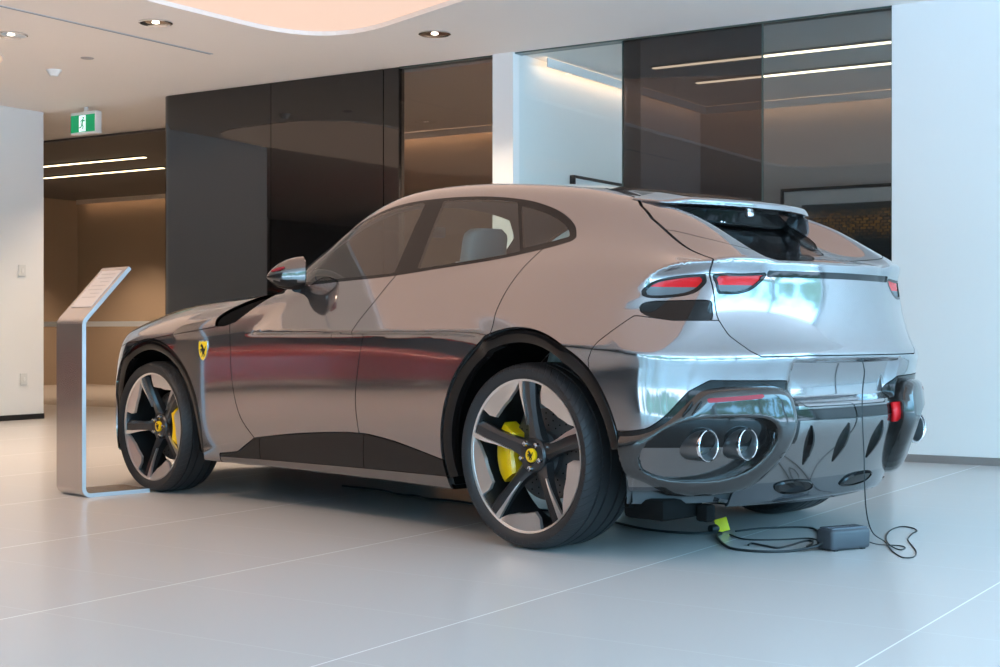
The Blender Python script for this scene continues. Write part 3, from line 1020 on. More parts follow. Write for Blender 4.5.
def tyre_mat():
    m = M['rubber']
    nt = m.node_tree
    b = nt.nodes['Principled BSDF']
    tc = nd(nt, 'ShaderNodeTexCoord')
    sp = nd(nt, 'ShaderNodeSeparateXYZ'); nt.links.new(tc.outputs['Object'], sp.inputs[0])
    at = nd(nt, 'ShaderNodeMath', operation='ARCTAN2'); nt.links.new(sp.outputs['X'], at.inputs[0]); nt.links.new(sp.outputs['Z'], at.inputs[1])
    sl = nd(nt, 'ShaderNodeMath', operation='MULTIPLY_ADD'); nt.links.new(sp.outputs['Y'], sl.inputs[0]); sl.inputs[1].default_value = 2.2
    nt.links.new(at.outputs[0], sl.inputs[2])
    mu = nd(nt, 'ShaderNodeMath', operation='MULTIPLY'); nt.links.new(sl.outputs[0], mu.inputs[0]); mu.inputs[1].default_value = 66.0
    sn = nd(nt, 'ShaderNodeMath', operation='SINE'); nt.links.new(mu.outputs[0], sn.inputs[0])
    mr = nd(nt, 'ShaderNodeMapRange'); nt.links.new(sn.outputs[0], mr.inputs['Value'])
    mr.inputs['From Min'].default_value = .86; mr.inputs['From Max'].default_value = .97
    mr.inputs['To Min'].default_value = 1.0; mr.inputs['To Max'].default_value = 0.0
    ln = nd(nt, 'ShaderNodeVectorMath', operation='LENGTH')
    cb = nd(nt, 'ShaderNodeCombineXYZ'); nt.links.new(sp.outputs['X'], cb.inputs[0]); nt.links.new(sp.outputs['Z'], cb.inputs[2])
    nt.links.new(cb.outputs[0], ln.inputs[0])
    gt = nd(nt, 'ShaderNodeMath', operation='GREATER_THAN'); nt.links.new(ln.outputs['Value'], gt.inputs[0]); gt.inputs[1].default_value = .356
    ab = nd(nt, 'ShaderNodeMath', operation='ABSOLUTE'); nt.links.new(sp.outputs['Y'], ab.inputs[0])
    g2 = nd(nt, 'ShaderNodeMath', operation='GREATER_THAN'); nt.links.new(ab.outputs[0], g2.inputs[0]); g2.inputs[1].default_value = .075
    mm = nd(nt, 'ShaderNodeMath', operation='MULTIPLY'); nt.links.new(gt.outputs[0], mm.inputs[0]); nt.links.new(g2.outputs[0], mm.inputs[1])
    mx = nd(nt, 'ShaderNodeMix', data_type='FLOAT'); mx.inputs[2].default_value = 1.0
    nt.links.new(mm.outputs[0], mx.inputs[0]); nt.links.new(mr.outputs[0], mx.inputs[3])
    bp = nd(nt, 'ShaderNodeBump', inp={'Strength': 0.8, 'Distance': 0.006}); nt.links.new(mx.outputs[0], bp.inputs['Height'])
    nt.links.new(bp.outputs[0], b.inputs['Normal'])
tyre_mat()

def make_wheel(cx_, cz_, yc, R, w, rim, spoke0, cal_ang, cal_in=.086):
    """local frame: axle along y, outside towards -y"""
    h = w / 2
    def P(r, th, a): return (r * math.cos(th), a, r * math.sin(th))
    # rim: barrel, flange, spokes
    mb = MB()
    mb.lathe([(rim + .004, -h + .034), (rim + .006, -h + .022), (rim + .001, -h + .018), (rim - .006, -h + .028), (rim - .012, -h + .05), (rim - .020, 0), (rim - .012, h - .03), (rim + .004, h - .02)], 72)
    for k in range(5):
        th0 = math.radians(spoke0 + 72 * k)
        secs = []
        for r, wd, a, dep, sw in ((.045, .044, -h + .082, .050, 0.0), (.085, .034, -h + .068, .052, .0), (.14, .026, -h + .055, .046, .0), (.20, .028, -h + .042, .038, .02), (.25, .036, -h + .032, .030, .035), (rim - .008, .040, -h + .026, .026, .04)):
            t = th0 + sw - .02
            def Q(off, aa): 
                return (r * math.cos(t) - off * math.sin(t), aa, r * math.sin(t) + off * math.cos(t))
            secs.append([Q(-wd, a + dep), Q(-wd * .95, a + .014), Q(-wd * .45, a), Q(wd * .55, a), Q(wd, a + .008), Q(wd, a + dep)])
        mb.loft(secs)
    mb.lathe([(.075, -h + .10), (.074, -h + .072), (.066, -h + .062), (.040, -h + .060), (.036, -h + .066), (.0005, -h + .066)], 40)
    wh = mb.obj('wheel', M['rim'], CAR, 35)
    wh.location = (cx_, yc, cz_)
    # machined plates along the rim, one sweeping back from each spoke tip
    for k in range(5):
        th0 = math.radians(spoke0 + 72 * k)
        mb = MB()
        n = 24
        secs = []
        for i in range(n + 1):
            u = i / n
            t = th0 + .17 + u * .80
            ri = rim * float(np.interp(u, [0, .10, .35, .75, .92, 1.0], [.955, .87, .775, .735, .735, .83]))
            ro = rim - .004
            a = -h + .026
            secs.append([P(ri, t, a + .016), P(ri + .004, t, a + .002), P(ro, t, a - .004), P(ro, t, a + .014)])
        mb.loft(secs)
        mb.obj('rim_blade', M['machined'], wh, 30)
        mb = MB()
        secs = []
        for r, wd, a, sw in ((.125, .027, -h + .053, .0), (.16, .0285, -h + .045, .006), (.20, .031, -h + .036, .02), (.25, .036, -h + .026, .035), (rim - .004, .041, -h + .019, .04)):
            t = th0 + sw - .02
            kk = .15 + .85 * (r - .125) / (rim - .13)
            def Q(off, aa): return (r * math.cos(t) - off * math.sin(t), aa, r * math.sin(t) + off * math.cos(t))
            secs.append([Q(wd * (1.06 - .62 * kk), a), Q(wd * 1.06, a + .002), Q(wd * 1.06, a + .014), Q(wd * (1.06 - .62 * kk), a + .012)])
        mb.loft(secs)
        mb.obj('spoke_edge', M['machined'], wh, 30)
    # thin machined flange
    MB().lathe([(rim - .006, -h + .020), (rim + .003, -h + .016), (rim + .003, -h + .020), (rim - .006, -h + .026)], 72, closed=True).obj('rim_flange', M['machined'], wh, 40)
    # tyre
    b = rim
    prof = [(b - .004, -h + .05), (b - .002, -h + .026), (b + .010, -h + .012), (b + .028, -h + .003), (b + .046, -h), (b + (R - b) * .80, -h + .010), (R - .007, -h + .026), (R - .002, -h + .045)]
    gro = []
    for g in (-.085, -.035, .035, .085):
        gg = g * w / .3
        gro += [(R, gg - .006), (R - .008, gg - .0045), (R - .008, gg + .0045), (R, gg + .006)]
    prof = prof + gro + [(r, -a) for r, a in prof[::-1]]
    MB().lathe(prof, 96).obj('tyre', M['rubber'], wh, 40)
    # brake disc and caliper
    mb = MB()
    mb.lathe([(.10, -h + .150), (.195, -h + .150), (.195, -h + .178), (.10, -h + .178)], 64, closed=True)
    mb.lathe([(.0005, -h + .125), (.098, -h + .125), (.102, -h + .17)], 40)
    for rr_, nn_ in ((.125, 18), (.150, 22), (.175, 26)):
        for i in range(nn_):
            t = 2 * PI * i / nn_ + rr_ * 20
            mb.lathe([(.0003, -.0006), (.0038, -.0006), (.0038, .002)], 8, mi=1, cen=(rr_ * math.cos(t), -h + .150, rr_ * math.sin(t)))
    mb.obj('brake_disc', [M['disc'], M['void']], wh, 40)
    mb = MB()
    secs = []
    n = 14
    for i in range(n + 1):
        t = math.radians(cal_ang - 33 + 66 * i / n)
        e = 1 - .35 * (abs(i / n - .5) * 2) ** 4
        ri, ro = .140 + (1 - e) * .04, rim * .775 - (1 - e) * .03
        a0_, a1_ = -h + cal_in, -h + .17
        secs.append([P(ri, t, a0_ + .012), P(ri + .012, t, a0_), P(ro - .018, t, a0_ + .002), P(ro, t, a0_ + .016), P(ro, t, a1_), P(ri, t, a1_)])
    mb.loft(secs)
    mb.obj('brake_caliper', M['yellow'], wh, 40)['label'] = 'yellow brake caliper'
    # nuts and cap
    for k in range(5):
        t = math.radians(spoke0 + 36 + 72 * k)
        mb = MB()
        c = P(.056, t, -h + .060)
        mb.lathe([(.0004, -.002), (.005, -.002), (.006, -.010), (.0105, -.011), (.0125, -.005), (.0125, .004)], 12, cen=c)
        mb.obj('lug_nut', M['chrome'], wh, 40)
    mb = MB()
    mb.lathe([(.0004, -h + .052), (.024, -h + .0525), (.029, -h + .055), (.030, -h + .066)], 36)
    sc_ = .030
    mb.prism([((u - .5) * sc_ * 1.2, (v - .6) * sc_ * 1.2) for u, v in HORSE], lambda u, v, d: (u, d, v), -h + .0505, -h + .0525, mi=1)
    mb.obj('centre_cap', [M['yellow'], M['blackmat']], wh, 40)['label'] = 'yellow centre cap with a black horse'
    return wh

def copy_tree(o, parent):
    c = o.copy(); COL.objects.link(c); c.parent = parent
    for ch in list(o.children):
        copy_tree(ch, c)
    return c

def build_wheels():
    rear = make_wheel(1.509, .391, -.838, .391, .315, .320, 16, 180)
    front = make_wheel(-1.49, .371, -.850, .371, .262, .303, 38, 2, .060)
    for w_ in (rear, front):
        c = copy_tree(w_, CAR)
        c.location = (w_.location.x, -w_.location.y, w_.location.z)
        c.rotation_euler = (0, 0, PI)
build_wheels()

# ---------------------------------------------------------------- exhaust pods
def sdp_b(y, z, poly):
    yy, zz = np.broadcast_arrays(y, z)
    return sdp(np.stack([yy.ravel(), zz.ravel()], 1), poly).reshape(yy.shape)

POD = crom([(1.08, .487), (1.02, .500), (.955, .530), (.84, .655), (.775, .692), (.60, .700), (.49, .694), (.425, .645), (.415, .52), (.44, .40), (.52, .30), (.62, .265), (.80, .262), (.95, .335), (1.08, .36)], 3, True)
REC = crom([(.965, .455), (.93, .52), (.86, .566), (.74, .578), (.60, .572), (.535, .53), (.530, .47), (.565, .40), (.64, .345), (.74, .325), (.86, .335), (.94, .38)], 3, True)
def F_pod(x, y, z):
    ay = np.abs(y)
    f = F_car(x, y, z)
    sd = sdp_b(ay, z, POD) if x.ndim == 3 else sdp(np.stack([ay, z], 1), POD)
    sr = sdp_b(ay, z, REC) if x.ndim == 3 else sdp(np.stack([ay, z], 1), REC)
    p = smax(f - (.026 + .042 * sstep(-ay, -.86, -.55)), sd, .06)
    p = np.maximum(p, -(f + .10))
    p = smax(p, R_ARCH - .002 - np.sqrt((x - RW[0]) ** 2 + (z - RW[1]) ** 2), .01)
    p = smax(p, 1.75 - x, .01)
    return smax(p, -smax(sr, -(f + .012), .02), .014)

def build_pods():
    s = solid(F_pod, (1.80, -1.10, .18), (2.56, -.30, .76), .0095)
    f = sdp(yz(s), REC)
    fc = F_car(*s.V.T)
    plate, s = s.split(np.maximum.reduce([f + .012, fc - .004, -(fc + .05)]))
    refl, s = s.split(np.maximum(sdp(yz(s), [(.80, .636), (.60, .652), (.60, .668), (.80, .653)]), 2.0 - s.V[:, 0]))
    for side in (0, 1):
        q = s if side == 0 else s.mirror()
        pod = q.obj('exhaust_surround', M['podgloss'], CAR, lip=0)
        (plate if side == 0 else plate.mirror()).obj('exhaust_plate', M['greyplate'], pod, lip=0)
        (refl if side == 0 else refl.mirror()).obj('reflector', M['redref'], pod, lip=.004)['label'] = 'slim red reflector'
        sg = -1 if side == 0 else 1
        for y_, z_ in ((.790, .470), (.640, .472)):
            xs_ = x_on(-y_, z_)
            mb = MB()
            mb.lathe([(.030, -.03), (.050, -.03), (.055, .030), (.0575, .034)], 40, mi=3, axis='x')
            mb.lathe([(.0570, .0335), (.0595, .036), (.0625, .034), (.0630, .028), (.0625, .022)], 40, axis='x')
            mb.lathe([(.0625, .024), (.061, -.02), (.060, -.10)], 40, mi=3, axis='x')
            mb.lathe([(.0005, -.055), (.030, -.055), (.030, -.02)], 30, mi=1, axis='x')
            mb.lathe([(.031, -.019), (.036, -.017), (.036, -.014), (.031, -.014)], 30, mi=2, axis='x')
            o = mb.obj('exhaust_tip', [M['chrome'], M['void'], M['brass'], M['pipe']], CAR, 35)
            o.location = (xs_ + .012, sg * y_, z_)
        for y0_ in (.865, .835):
            P = []
            for yy, zz in ((y0_ + .022, .590), (y0_, .622), (y0_ - .012, .642)):
                P.append((x_on(-yy, zz) + .030, sg * yy, zz))
            MB().tube(P, [.004, .007, .004], 8).obj('gloss_slat', M['black'], pod, 60)
        for y0_, z0_ in ((.80, .375), (.66, .378)):
            P = []
            for yy, zz in ((y0_ + .04, z0_), (y0_ - .02, z0_ + .004), (y0_ - .055, z0_ + .008)):
                P.append((x_on(-yy, zz) - .030, sg * yy, zz))
            MB().tube(P, [.004, .010, .004], 8).obj('vent_slot', M['blackmat'], pod, 60)
M['greyplate'] = mat('grey_heat_plate', (0.17, 0.18, 0.19), 0.42, 0.5)
M['pipe'] = mat('grey_tailpipe', (0.16, 0.165, 0.17), 0.3, 0.8)
M['brass'] = mat('warm_inner_ring', (0.45, 0.36, 0.2), 0.3, 1.0)
build_pods()

# ---------------------------------------------------------------- rear underside: diffuser fins, blade, channels
def build_diffuser():
    # slim dark fins standing on the lower panel
    for y_ in (0, .27):
        for sg in ((-1, 1) if y_ else (1,)):
            mb = MB()
            secs = []
            for k in range(9):
                u = k / 8
                z = .365 + .165 * u
                yy = y_ - .03 * (1 - u)
                x = x_on(-yy, z)
                w = .004 + .008 * math.sin(PI * min(1, u * 1.05)) ** .6
                d = .004 + .018 * math.sin(PI * u)
                secs.append([(x - .01, sg * yy - w, z), (x + d, sg * yy - w * .55, z), (x + d, sg * yy + w * .55, z), (x - .01, sg * yy + w, z)])
            mb.loft(secs).obj('diffuser_fin', M['black'], CAR, 50)
    # lower splitter blade curving up to the pods
    mb = MB()
    secs = []
    for k in range(33):
        y = -.62 + 1.24 * k / 32
        e = abs(y) / .62
        x = 2.30 - .06 * e * e
        z = .205 + .035 * e ** 3
        secs.append([(x - .30, y, z + .005), (x - .02, y, z + .012), (x + .012, y, z + .006), (x + .004, y, z - .008), (x - .30, y, z - .018)])
    mb.loft(secs).obj('splitter_blade', M['carbon'], CAR, 40)
    # tunnel mouths beside the centre
    for sg in (-1, 1):
        pts = crom([(.10, .262), (.16, .292), (.30, .300), (.37, .286), (.33, .252), (.22, .240), (.13, .244)], 4, True)
        mb = MB()
        a = [(x_on(-y, z) + .006, sg * y, z) for y, z in pts]
        cx_ = np.mean([p[1] for p in a]); cz_ = np.mean([p[2] for p in a])
        b = [(p[0] + .006, cx_ + (p[1] - cx_) * .86, cz_ + (p[2] - cz_) * .78) for p in a]
        c = [(p[0] - .10, cx_ + (p[1] - cx_) * .7, cz_ + (p[2] - cz_) * .6) for p in a]
        mb.loft([a, b, c], cap=True).obj('diffuser_channel', M['black'], CAR, 40)
    # red fog lamp at the far end of the gloss strip
    for sg in (1,):
        secs = []
        for yy in (.345, .385, .425):
            row = []
            for zz in (.520, .560, .604):
                if yy > .42 and zz < .53: zz = .535
                row.append((x_on(-yy, zz) + .010, sg * yy, zz))
            secs.append(row)
        mb = MB()
        mb.loft(secs, closed=False)
        o = mb.obj('fog_lamp', M['red'], CAR, 60)
        sm = o.modifiers.new('thick', 'SOLIDIFY'); sm.thickness = .012; sm.offset = 0
    # tow eye and silencer box hanging under the tail
    MB().box(1.95, 2.16, -.86, -.60, .165, .25, .02).obj('silencer', M['void'], CAR, 40)
    MB().box(2.16, 2.22, -.66, -.60, .15, .22, .012).obj('silencer_bracket', M['void'], CAR, 40)
build_diffuser()

# ---------------------------------------------------------------- roof spoiler
def build_spoiler():
    s = solid(F_spoiler, (1.52, -.72, 1.33), (2.12, .72, 1.62), .009)
    fb = F_car(*s.V.T)
    _, s = s.split(fb + .012)           # what lies inside the body is not kept
    ay = np.abs(s.V[:, 1])
    zlow = z_sp(s.V[:, 0]) - .085 * ay * ay - .024 - .03 * np.maximum(ay - .42, 0) / .18
    blk, top = s.split(s.V[:, 2] - zlow)
    sp = top.obj('roof_spoiler', M['paint'], CAR, lip=0)
    blk.obj('spoiler_underside', M['black'], sp, lip=0)['label'] = 'gloss black underside of the spoiler'
    MB().box(1.955, 1.985, -.06, -.015, 1.415, 1.445, .008).obj('rear_camera', M['chrome'], sp, 40)
    mb = MB()
    for k in range(3):
        mb.box(1.915, 1.935, -.19 + k * .02, -.178 + k * .02, 1.385, 1.400, .003)
    mb.obj('washer_jet', M['chrome'], sp, 40)
build_spoiler()

# ---------------------------------------------------------------- door mirrors, badge, small parts
def build_mirrors():
    for sy in (-1, 1):
        root = Vector((-.112, -.925, 1.192)); e1 = Vector((-.42, -.905, 0)).normalized(); e3 = Vector((-.905, .42, 0)).normalized()
        secs = []
        T_ = [0, .01, .04, .08, .12, .15, .168, .175]
        for t in T_:
            u = t / .175
            top = .088 * (1 - u ** 2.4) ** .8 + .004
            bot = -.070 * (1 - u ** 3.0) ** .9 - .004
            dep = .075 * (1 - u ** 2.6) ** .7 + .003
            c = root + e1 * t + Vector((0, 0, .004 - .012 * u)) + e3 * (.02 * u)
            ring = []
            for k in range(28):
                a = 2 * PI * k / 28
                ca, sa = math.cos(a), math.sin(a)
                px_ = dep * math.copysign(abs(ca) ** .75, ca)
                pz_ = (top if sa > 0 else -bot) * math.copysign(abs(sa) ** .75, sa)
                p = c + e3 * px_ + Vector((0, 0, pz_))
                ring.append((p.x, p.y * (1 if sy < 0 else -1), p.z))
            secs.append(ring)
        mb = MB(); mb.loft(secs)
        # lower half darker, split by a channel line
        o = mb.obj('door_mirror', [M['smoke'], M['black']], CAR, 45)
        me = o.data
        for p in me.polygons:
            lim = 1.160 + .05 * (-.935 - p.center.y if sy < 0 else p.center.y - .935)
            if p.center.z < lim: p.material_index = 1
        glass = []
        f = -1 if sy > 0 else 1
        ring = []
        for k in range(28):
            a = 2 * PI * k / 28
            ca, sa = math.cos(a), math.sin(a)
            p = root - e1 * .003 + e3 * (.066 * math.copysign(abs(ca) ** .75, ca)) + Vector((0, 0, .004 + (.078 if sa > 0 else .060) * math.copysign(abs(sa) ** .75, sa)))
            ring.append((p.x, p.y * f, p.z))
        ring2 = [(x + .004, y + .002 * f, z) for x, y, z in ring]
        MB().loft([ring, ring2]).obj('mirror_glass', M['chrome'], o)
        mb = MB()
        st = [root + e1 * .03 + Vector((0, 0, -.055)), Vector((-.17, -.905, 1.145)), Vector((-.20, -.862, 1.132))]
        mb.tube([(p.x, p.y * f, p.z) for p in st], [.030, .026, .03], 14)
        mb.obj('mirror_stalk', M['black'], o, 50)
        # red strip imitating a reflection of red on the mirror housing
        a_, b_ = root + e1 * .158 - e3 * .012 + Vector((0, 0, .02)), root + e1 * .10 - e3 * .052 + Vector((0, 0, .038))
        MB().tube([(p.x, p.y * f, p.z) for p in (a_, (a_ + b_) / 2 - e3 * .012 , b_)], [.004, .009, .004], 8).obj('mirror_red_glint', M['redref'], o, 60)
        # black sail where the mirror meets the pillar
        mb = MB()
        tri = [(-.36, 1.150), (-.20, 1.152), (-.28, 1.235)]
        P = [(x, (y_on(x, z) - .004) , z) for x, z in tri]
        Q = [(x, y + .012, z) for x, y, z in P]
        mb.loft([[(x, y * f, z) for x, y, z in P], [(x, y * f, z) for x, y, z in Q]]).obj('mirror_sail', M['black'], o)
build_mirrors()

def build_badges():
    for sy in (-1, 1):
        cx_, cz_ = -.95, .808
        y = y_on(cx_, cz_)
        n = skin_normal((cx_, y, cz_))
        if sy > 0: n.y = -n.y
        c = Vector((cx_, y if sy < 0 else -y, cz_)) + n * .001
        up = (Vector((0, 0, 1)) - n * n.z).normalized()
        rt = up.cross(n).normalized()
        out = [(-.040, .052), (-.030, .056), (-.015, .053), (0, .057), (.015, .053), (.030, .056), (.040, .052), (.041, .012), (.033, -.022), (.018, -.045), (0, -.057), (-.018, -.045), (-.033, -.022), (-.041, .012)]
        def fn(k, lift): return lambda u, v, d: tuple(c + rt * (u * k) + up * (v * k) + n * (d + lift))
        b = MB().prism(out, fn(1.0, 0), -.004, .003, .0012).obj('fender_badge', M['chrome'], CAR, 40)
        MB().prism(out, fn(.90, .003), -.001, .0012).obj('badge_field', M['badge'], b)['label'] = 'yellow shield field'
        sc_ = .062
        hs = [((u - .50) * sc_, (v - .60) * sc_ * 1.05) for u, v in HORSE]
        MB().prism(hs, fn(1.0, .0042), -.001, .0012).obj('badge_horse', M['blackmat'], b)['label'] = 'black prancing horse emblem'
        strip = [(-.033, .044), (.033, .044), (.033, .050), (-.033, .050)]
    # raised letters on the tail lip and a fine script below it are only hinted at in the photograph
M['badge'] = mat('badge_yellow', (0.95, 0.68, 0.02), 0.3, coat=0.6)
build_badges()

# ---------------------------------------------------------------- cabin
def seat(name, x, y, zt, m):
    """bucket seat: cushion, shaped back, headrest"""
    def slab(cen, w, h, d, lean, taper=.8):
        secs = []
        for k in range(9):
            v = k / 8
            ww = w * (1 - (1 - taper) * v) * (1 - .35 * max(0, (v - .8) / .2) ** 2)
            cx_ = cen[0] + lean * v * h
            cz = cen[2] + v * h
            ring = []
            for j in range(20):
                a = 2 * PI * j / 20
                ca, sa = math.cos(a), math.sin(a)
                hollow = .022 * (1 - min(1, abs(ca) * 1.3) ** 2) if sa < 0 else 0
                ring.append((cx_ + d * (math.copysign(abs(sa) ** .6, sa)) + hollow, cen[1] + ww * math.copysign(abs(ca) ** .6, ca), cz))
            secs.append(ring)
        return secs
    back = MB().loft(slab((x - .12, y, .52), .27, zt - .52 - .16, .075, .28)).obj(name, m, CAR, 50)
    MB().loft(slab((x + .085, y, zt - .19), .135, .19, .055, .15, .92)).obj('headrest', m, back, 50)
    mb = MB(); mb.box(x - .62, x - .06, y - .25, y + .25, .40, .56, .06, seg=4); mb.obj('seat_cushion', m, back, 50)
    return back

def build_cabin():
    for y in (-.40, .40):
        seat('front_seat', .56, y, 1.41, M['leather'])
        seat('rear_seat', 1.40, y, 1.22, M['leather'])
    mb = MB()
    secs = []
    for k in range(13):
        y = -.72 + 1.44 * k / 12
        secs.append([(-1.0, y, .60), (-1.0, y, 1.06), (-.85, y, 1.105), (-.70, y, 1.10), (-.60, y, 1.03), (-.58, y, .62)])
    mb.loft(secs).obj('dashboard', M['trim'], CAR, 40)
    mb = MB()
    c = Vector((-.55, -.40, 1.09)); ax = Vector((.85, 0, .52)).normalized(); u_ = Vector((0, 1, 0)); v_ = ax.cross(u_).normalized()
    ring = [c + (u_ * math.cos(a) + v_ * math.sin(a)) * .175 for a in [2 * PI * k / 40 for k in range(41)]]
    mb.tube(ring, .017, 10, cap=False)
    for a in (0, PI, -PI / 2):
        mb.tube([c, c + (u_ * math.cos(a) + v_ * math.sin(a)) * .17], .014, 8)
    mb.lathe([(.0005, -.02), (.06, -.02), (.06, .02), (.0005, .025)], 24, axis='x', cen=c)
    mb.obj('steering_wheel', M['wheelrim'], CAR, 50)
    MB().box(-.6, 1.2, -.10, .10, .35, .78, .04, seg=3).obj('centre_console', M['trim'], CAR, 40)
    MB().box(-.20, -.17, -.10, .10, 1.43, 1.49, .012).obj('rear_view_mirror', M['blackmat'], CAR, 40)
    MB().box(1.55, 2.15, -.60, .60, .86, .90, .01).obj('parcel_shelf', M['trim'], CAR, 40)
M['wheelrim'] = mat('teal_black_leather', (0.02, 0.03, 0.035), 0.35)
build_cabin()

# ================================================================ wall glazing and the rooms behind it
def build_glazing():
    bg = M['blackglass']
    # glossy black glass wall with a rounded left end, two panels and a narrow filler
    def panel(name, p0, p1, rounded=False):
        mb = MB()
        pts = [(-p1, 10.0), (-p0, 10.0)] if not rounded else [(-p1, 10.0)]
        if rounded:
            r = .16
            pts = [(-p1, 9.995)] + [(-p0 + r - r * math.sin(a), 9.995 + r - r * math.cos(a)) for a in [PI / 2 * k / 8 for k in range(9)]] + [(-p0, 10.6), (-p1, 10.6)]
        else:
            pts = [(-p1, 9.995), (-p0, 9.995), (-p0, 10.08), (-p1, 10.08)]
        mb.prism(pts, lambda u, v, d: (u, v, d), 0.0, CZ - .004)
        return rmesh(name, mb, bg, kind='structure', smooth=30)
    panel('wall_black_glass', 10.42, 8.962, True)
    panel('wall_black_glass', 8.956, 7.66)
    panel('wall_black_filler', 7.65, 7.49)
    def pane(name, p0, p1, m, q=10.02, z1=CZ):
        o = rbox(name, p0, p1, q, q + .014, .03, z1, m)
        return o
    bronze = glass_mat('bronze_glass', (0.80, 0.76, 0.73), boost=1.3)
    dark = glass_mat('dark_smoked_glass', (0.30, 0.28, 0.285), boost=1.4)
    smoke = glass_mat('light_smoked_glass', (0.66, 0.66, 0.66), boost=1.4)
    clear = glass_mat('clear_wall_glass', (0.93, 0.96, 0.96), boost=1.2)
    pane('window_1', 7.49, 6.50, bronze)
    pane('window_2', 6.30, 5.20, clear, 10.06)
    pane('window_3', 5.31, 4.14, dark, 10.02)
    pane('window_4', 4.14, 3.16, smoke, 10.02)
    pane('window_5', 5.31, 5.20, smoke, 10.10)
    pane('window_6', 14.2, 10.33, glass_mat('corridor_glass', (0.86, 0.82, 0.78), boost=1.0), 11.6)
    al = mat('thin_dark_edge', (0.10, 0.14, 0.13), 0.3, 0.6)
    for i, p in enumerate((5.31, 4.14, 3.165)):
        rbox('trim_%d' % (20 + i), p - .004, p + .004, 10.015, 10.036, .03, CZ, al)
    rbox('trim_30', 7.49, 3.16, 10.0, 10.10, CZ - .012, CZ, al)
    wm = mat('white_rail', (0.75, 0.74, 0.72), 0.5)
    rbox('trim_31', 14.2, 10.33, 11.56, 11.60, .97, 1.03, wm)
    rbox('trim_32', 11.27, 11.25, 11.57, 11.63, .03, CZ, al)
    # dark corridor ceiling with a tan wall washed from a cove
    dkc = mat('dark_ceiling', (0.10, 0.09, 0.085), 0.6)
    mb = MB()
    mb.box(-19.9, -10.2, 11.55, 17.2, CZ - .03, CZ - .005)
    rmesh('ceiling_corridor', mb, dkc, kind='structure')
    mb = MB(); mb.box(-10.0, -6.52, 10.12, 13.4, CZ - .03, CZ - .005)
    rmesh('ceiling_office', mb, mat('grey_ceiling', (0.55, 0.52, 0.52), 0.7), kind='structure')
    rbox('wall_office_back', 10.2, 6.52, 13.3, 13.45, 0, CZ - .02, M['tanwall'])
    rbox('wall_office_side', 10.30, 10.2, 10.6, 17.0, 0, CZ, M['tanwall'])
    rbox('wall_corridor_end', 19.8, 19.7, 10.1, 17.0, 0, CZ - .02, M['tanwall'])
    rbox('wall_corridor_far', 20, 10.3, 17.0, 17.2, 0, CZ - .02, M['tanwall'])

M['tanwall'] = mat('tan_wall', (0.42, 0.33, 0.25), 0.6, vary=(1.2, 0.06))
M['led'] = mat('led_line', (1, 1, 1), 0.5, emit=(1.0, 0.90, 0.62), estr=5.0)
M['cove'] = mat('cove_led', (1, 1, 1), 0.5, emit=(1.0, 0.66, 0.40), estr=5.0)
build_glazing()

def led(name, p0, p1, q, label, parent=None):
    """suspended line light: slim aluminium body with a glowing underside"""
    r = empty(name)
    r.matrix_world = ROOM @ Matrix.Translation((-(p0 + p1) / 2, q, CZ - .032 - (.03 if p0 > 10 else 0)))
    h = abs(p1 - p0) / 2
    MB().box(-h, h, -.035, .035, .008, .028, .004).obj('housing', M['steel'], r)
    MB().box(-h + .005, h - .005, -.028, .028, 0, .008, .002).obj('diffuser', M['led'], r)
    tag(r, label, 'strip light', 'long LED strips behind the smoked glass' if q < 12.5 and p0 < 7 else 'LED strips behind the corridor glass')
    return r
led('strip_light', 5.61, .6, 11.14, 'long LED strip behind the smoked glass, upper of the two above the framed photo')
led('strip_light', 5.61, .6, 12.02, 'long LED strip behind the smoked glass, lower of the two above the framed photo')
led('strip_light', 16.0, 13.85, 13.06, 'thin LED strip behind the corridor glass at left, upper of that pair')
led('strip_light', 17.0, 14.55, 14.05, 'thin LED strip behind the corridor glass at left, lower of that pair')

def cove(name, p0, p1, q0, q1, z, label, side='q'):
    r = empty(name)
    r.matrix_world = ROOM @ Matrix.Translation((-(p0 + p1) / 2, (q0 + q1) / 2, z))
    hx, hy = abs(p1 - p0) / 2, abs(q1 - q0) / 2
    if side == 'q':     # wall lies on the far side: the strip faces it, hidden by its fascia
        MB().box(-hx, hx, -hy - .06, -hy - .045, -.055, .02, .002).obj('fascia', M['ceil'], r)
        MB().box(-hx + .01, hx - .01, -hy - .045, -hy - .040, -.035, .0).obj('diffuser', M['cove'], r)
    else:
        MB().box(hx + .045, hx + .06, -hy, hy, -.055, .02, .002).obj('fascia', M['ceil'], r)
        MB().box(hx + .040, hx + .045, -hy + .01, hy - .01, -.035, .0).obj('diffuser', M['cove'], r)
    tag(r, label, 'cove light', 'warm cove lights washing the inner walls')
cove('cove_light', 6.29, 6.22, 10.3, 13.5, CZ - .03, 'warm cove light along the white side wall behind clear glass', 'p')
cove('cove_light', 6.2, .5, 13.48, 13.55, CZ - .03, 'warm cove light along the grey back wall above the framed photo')
cove('cove_light', 10.1, 6.6, 13.20, 13.26, CZ - .06, 'warm cove light on the tan wall behind bronze glass')
cove('cove_light', 19.5, 10.5, 16.86, 16.94, CZ - .06, 'warm cove light on the far tan wall of the corridor')

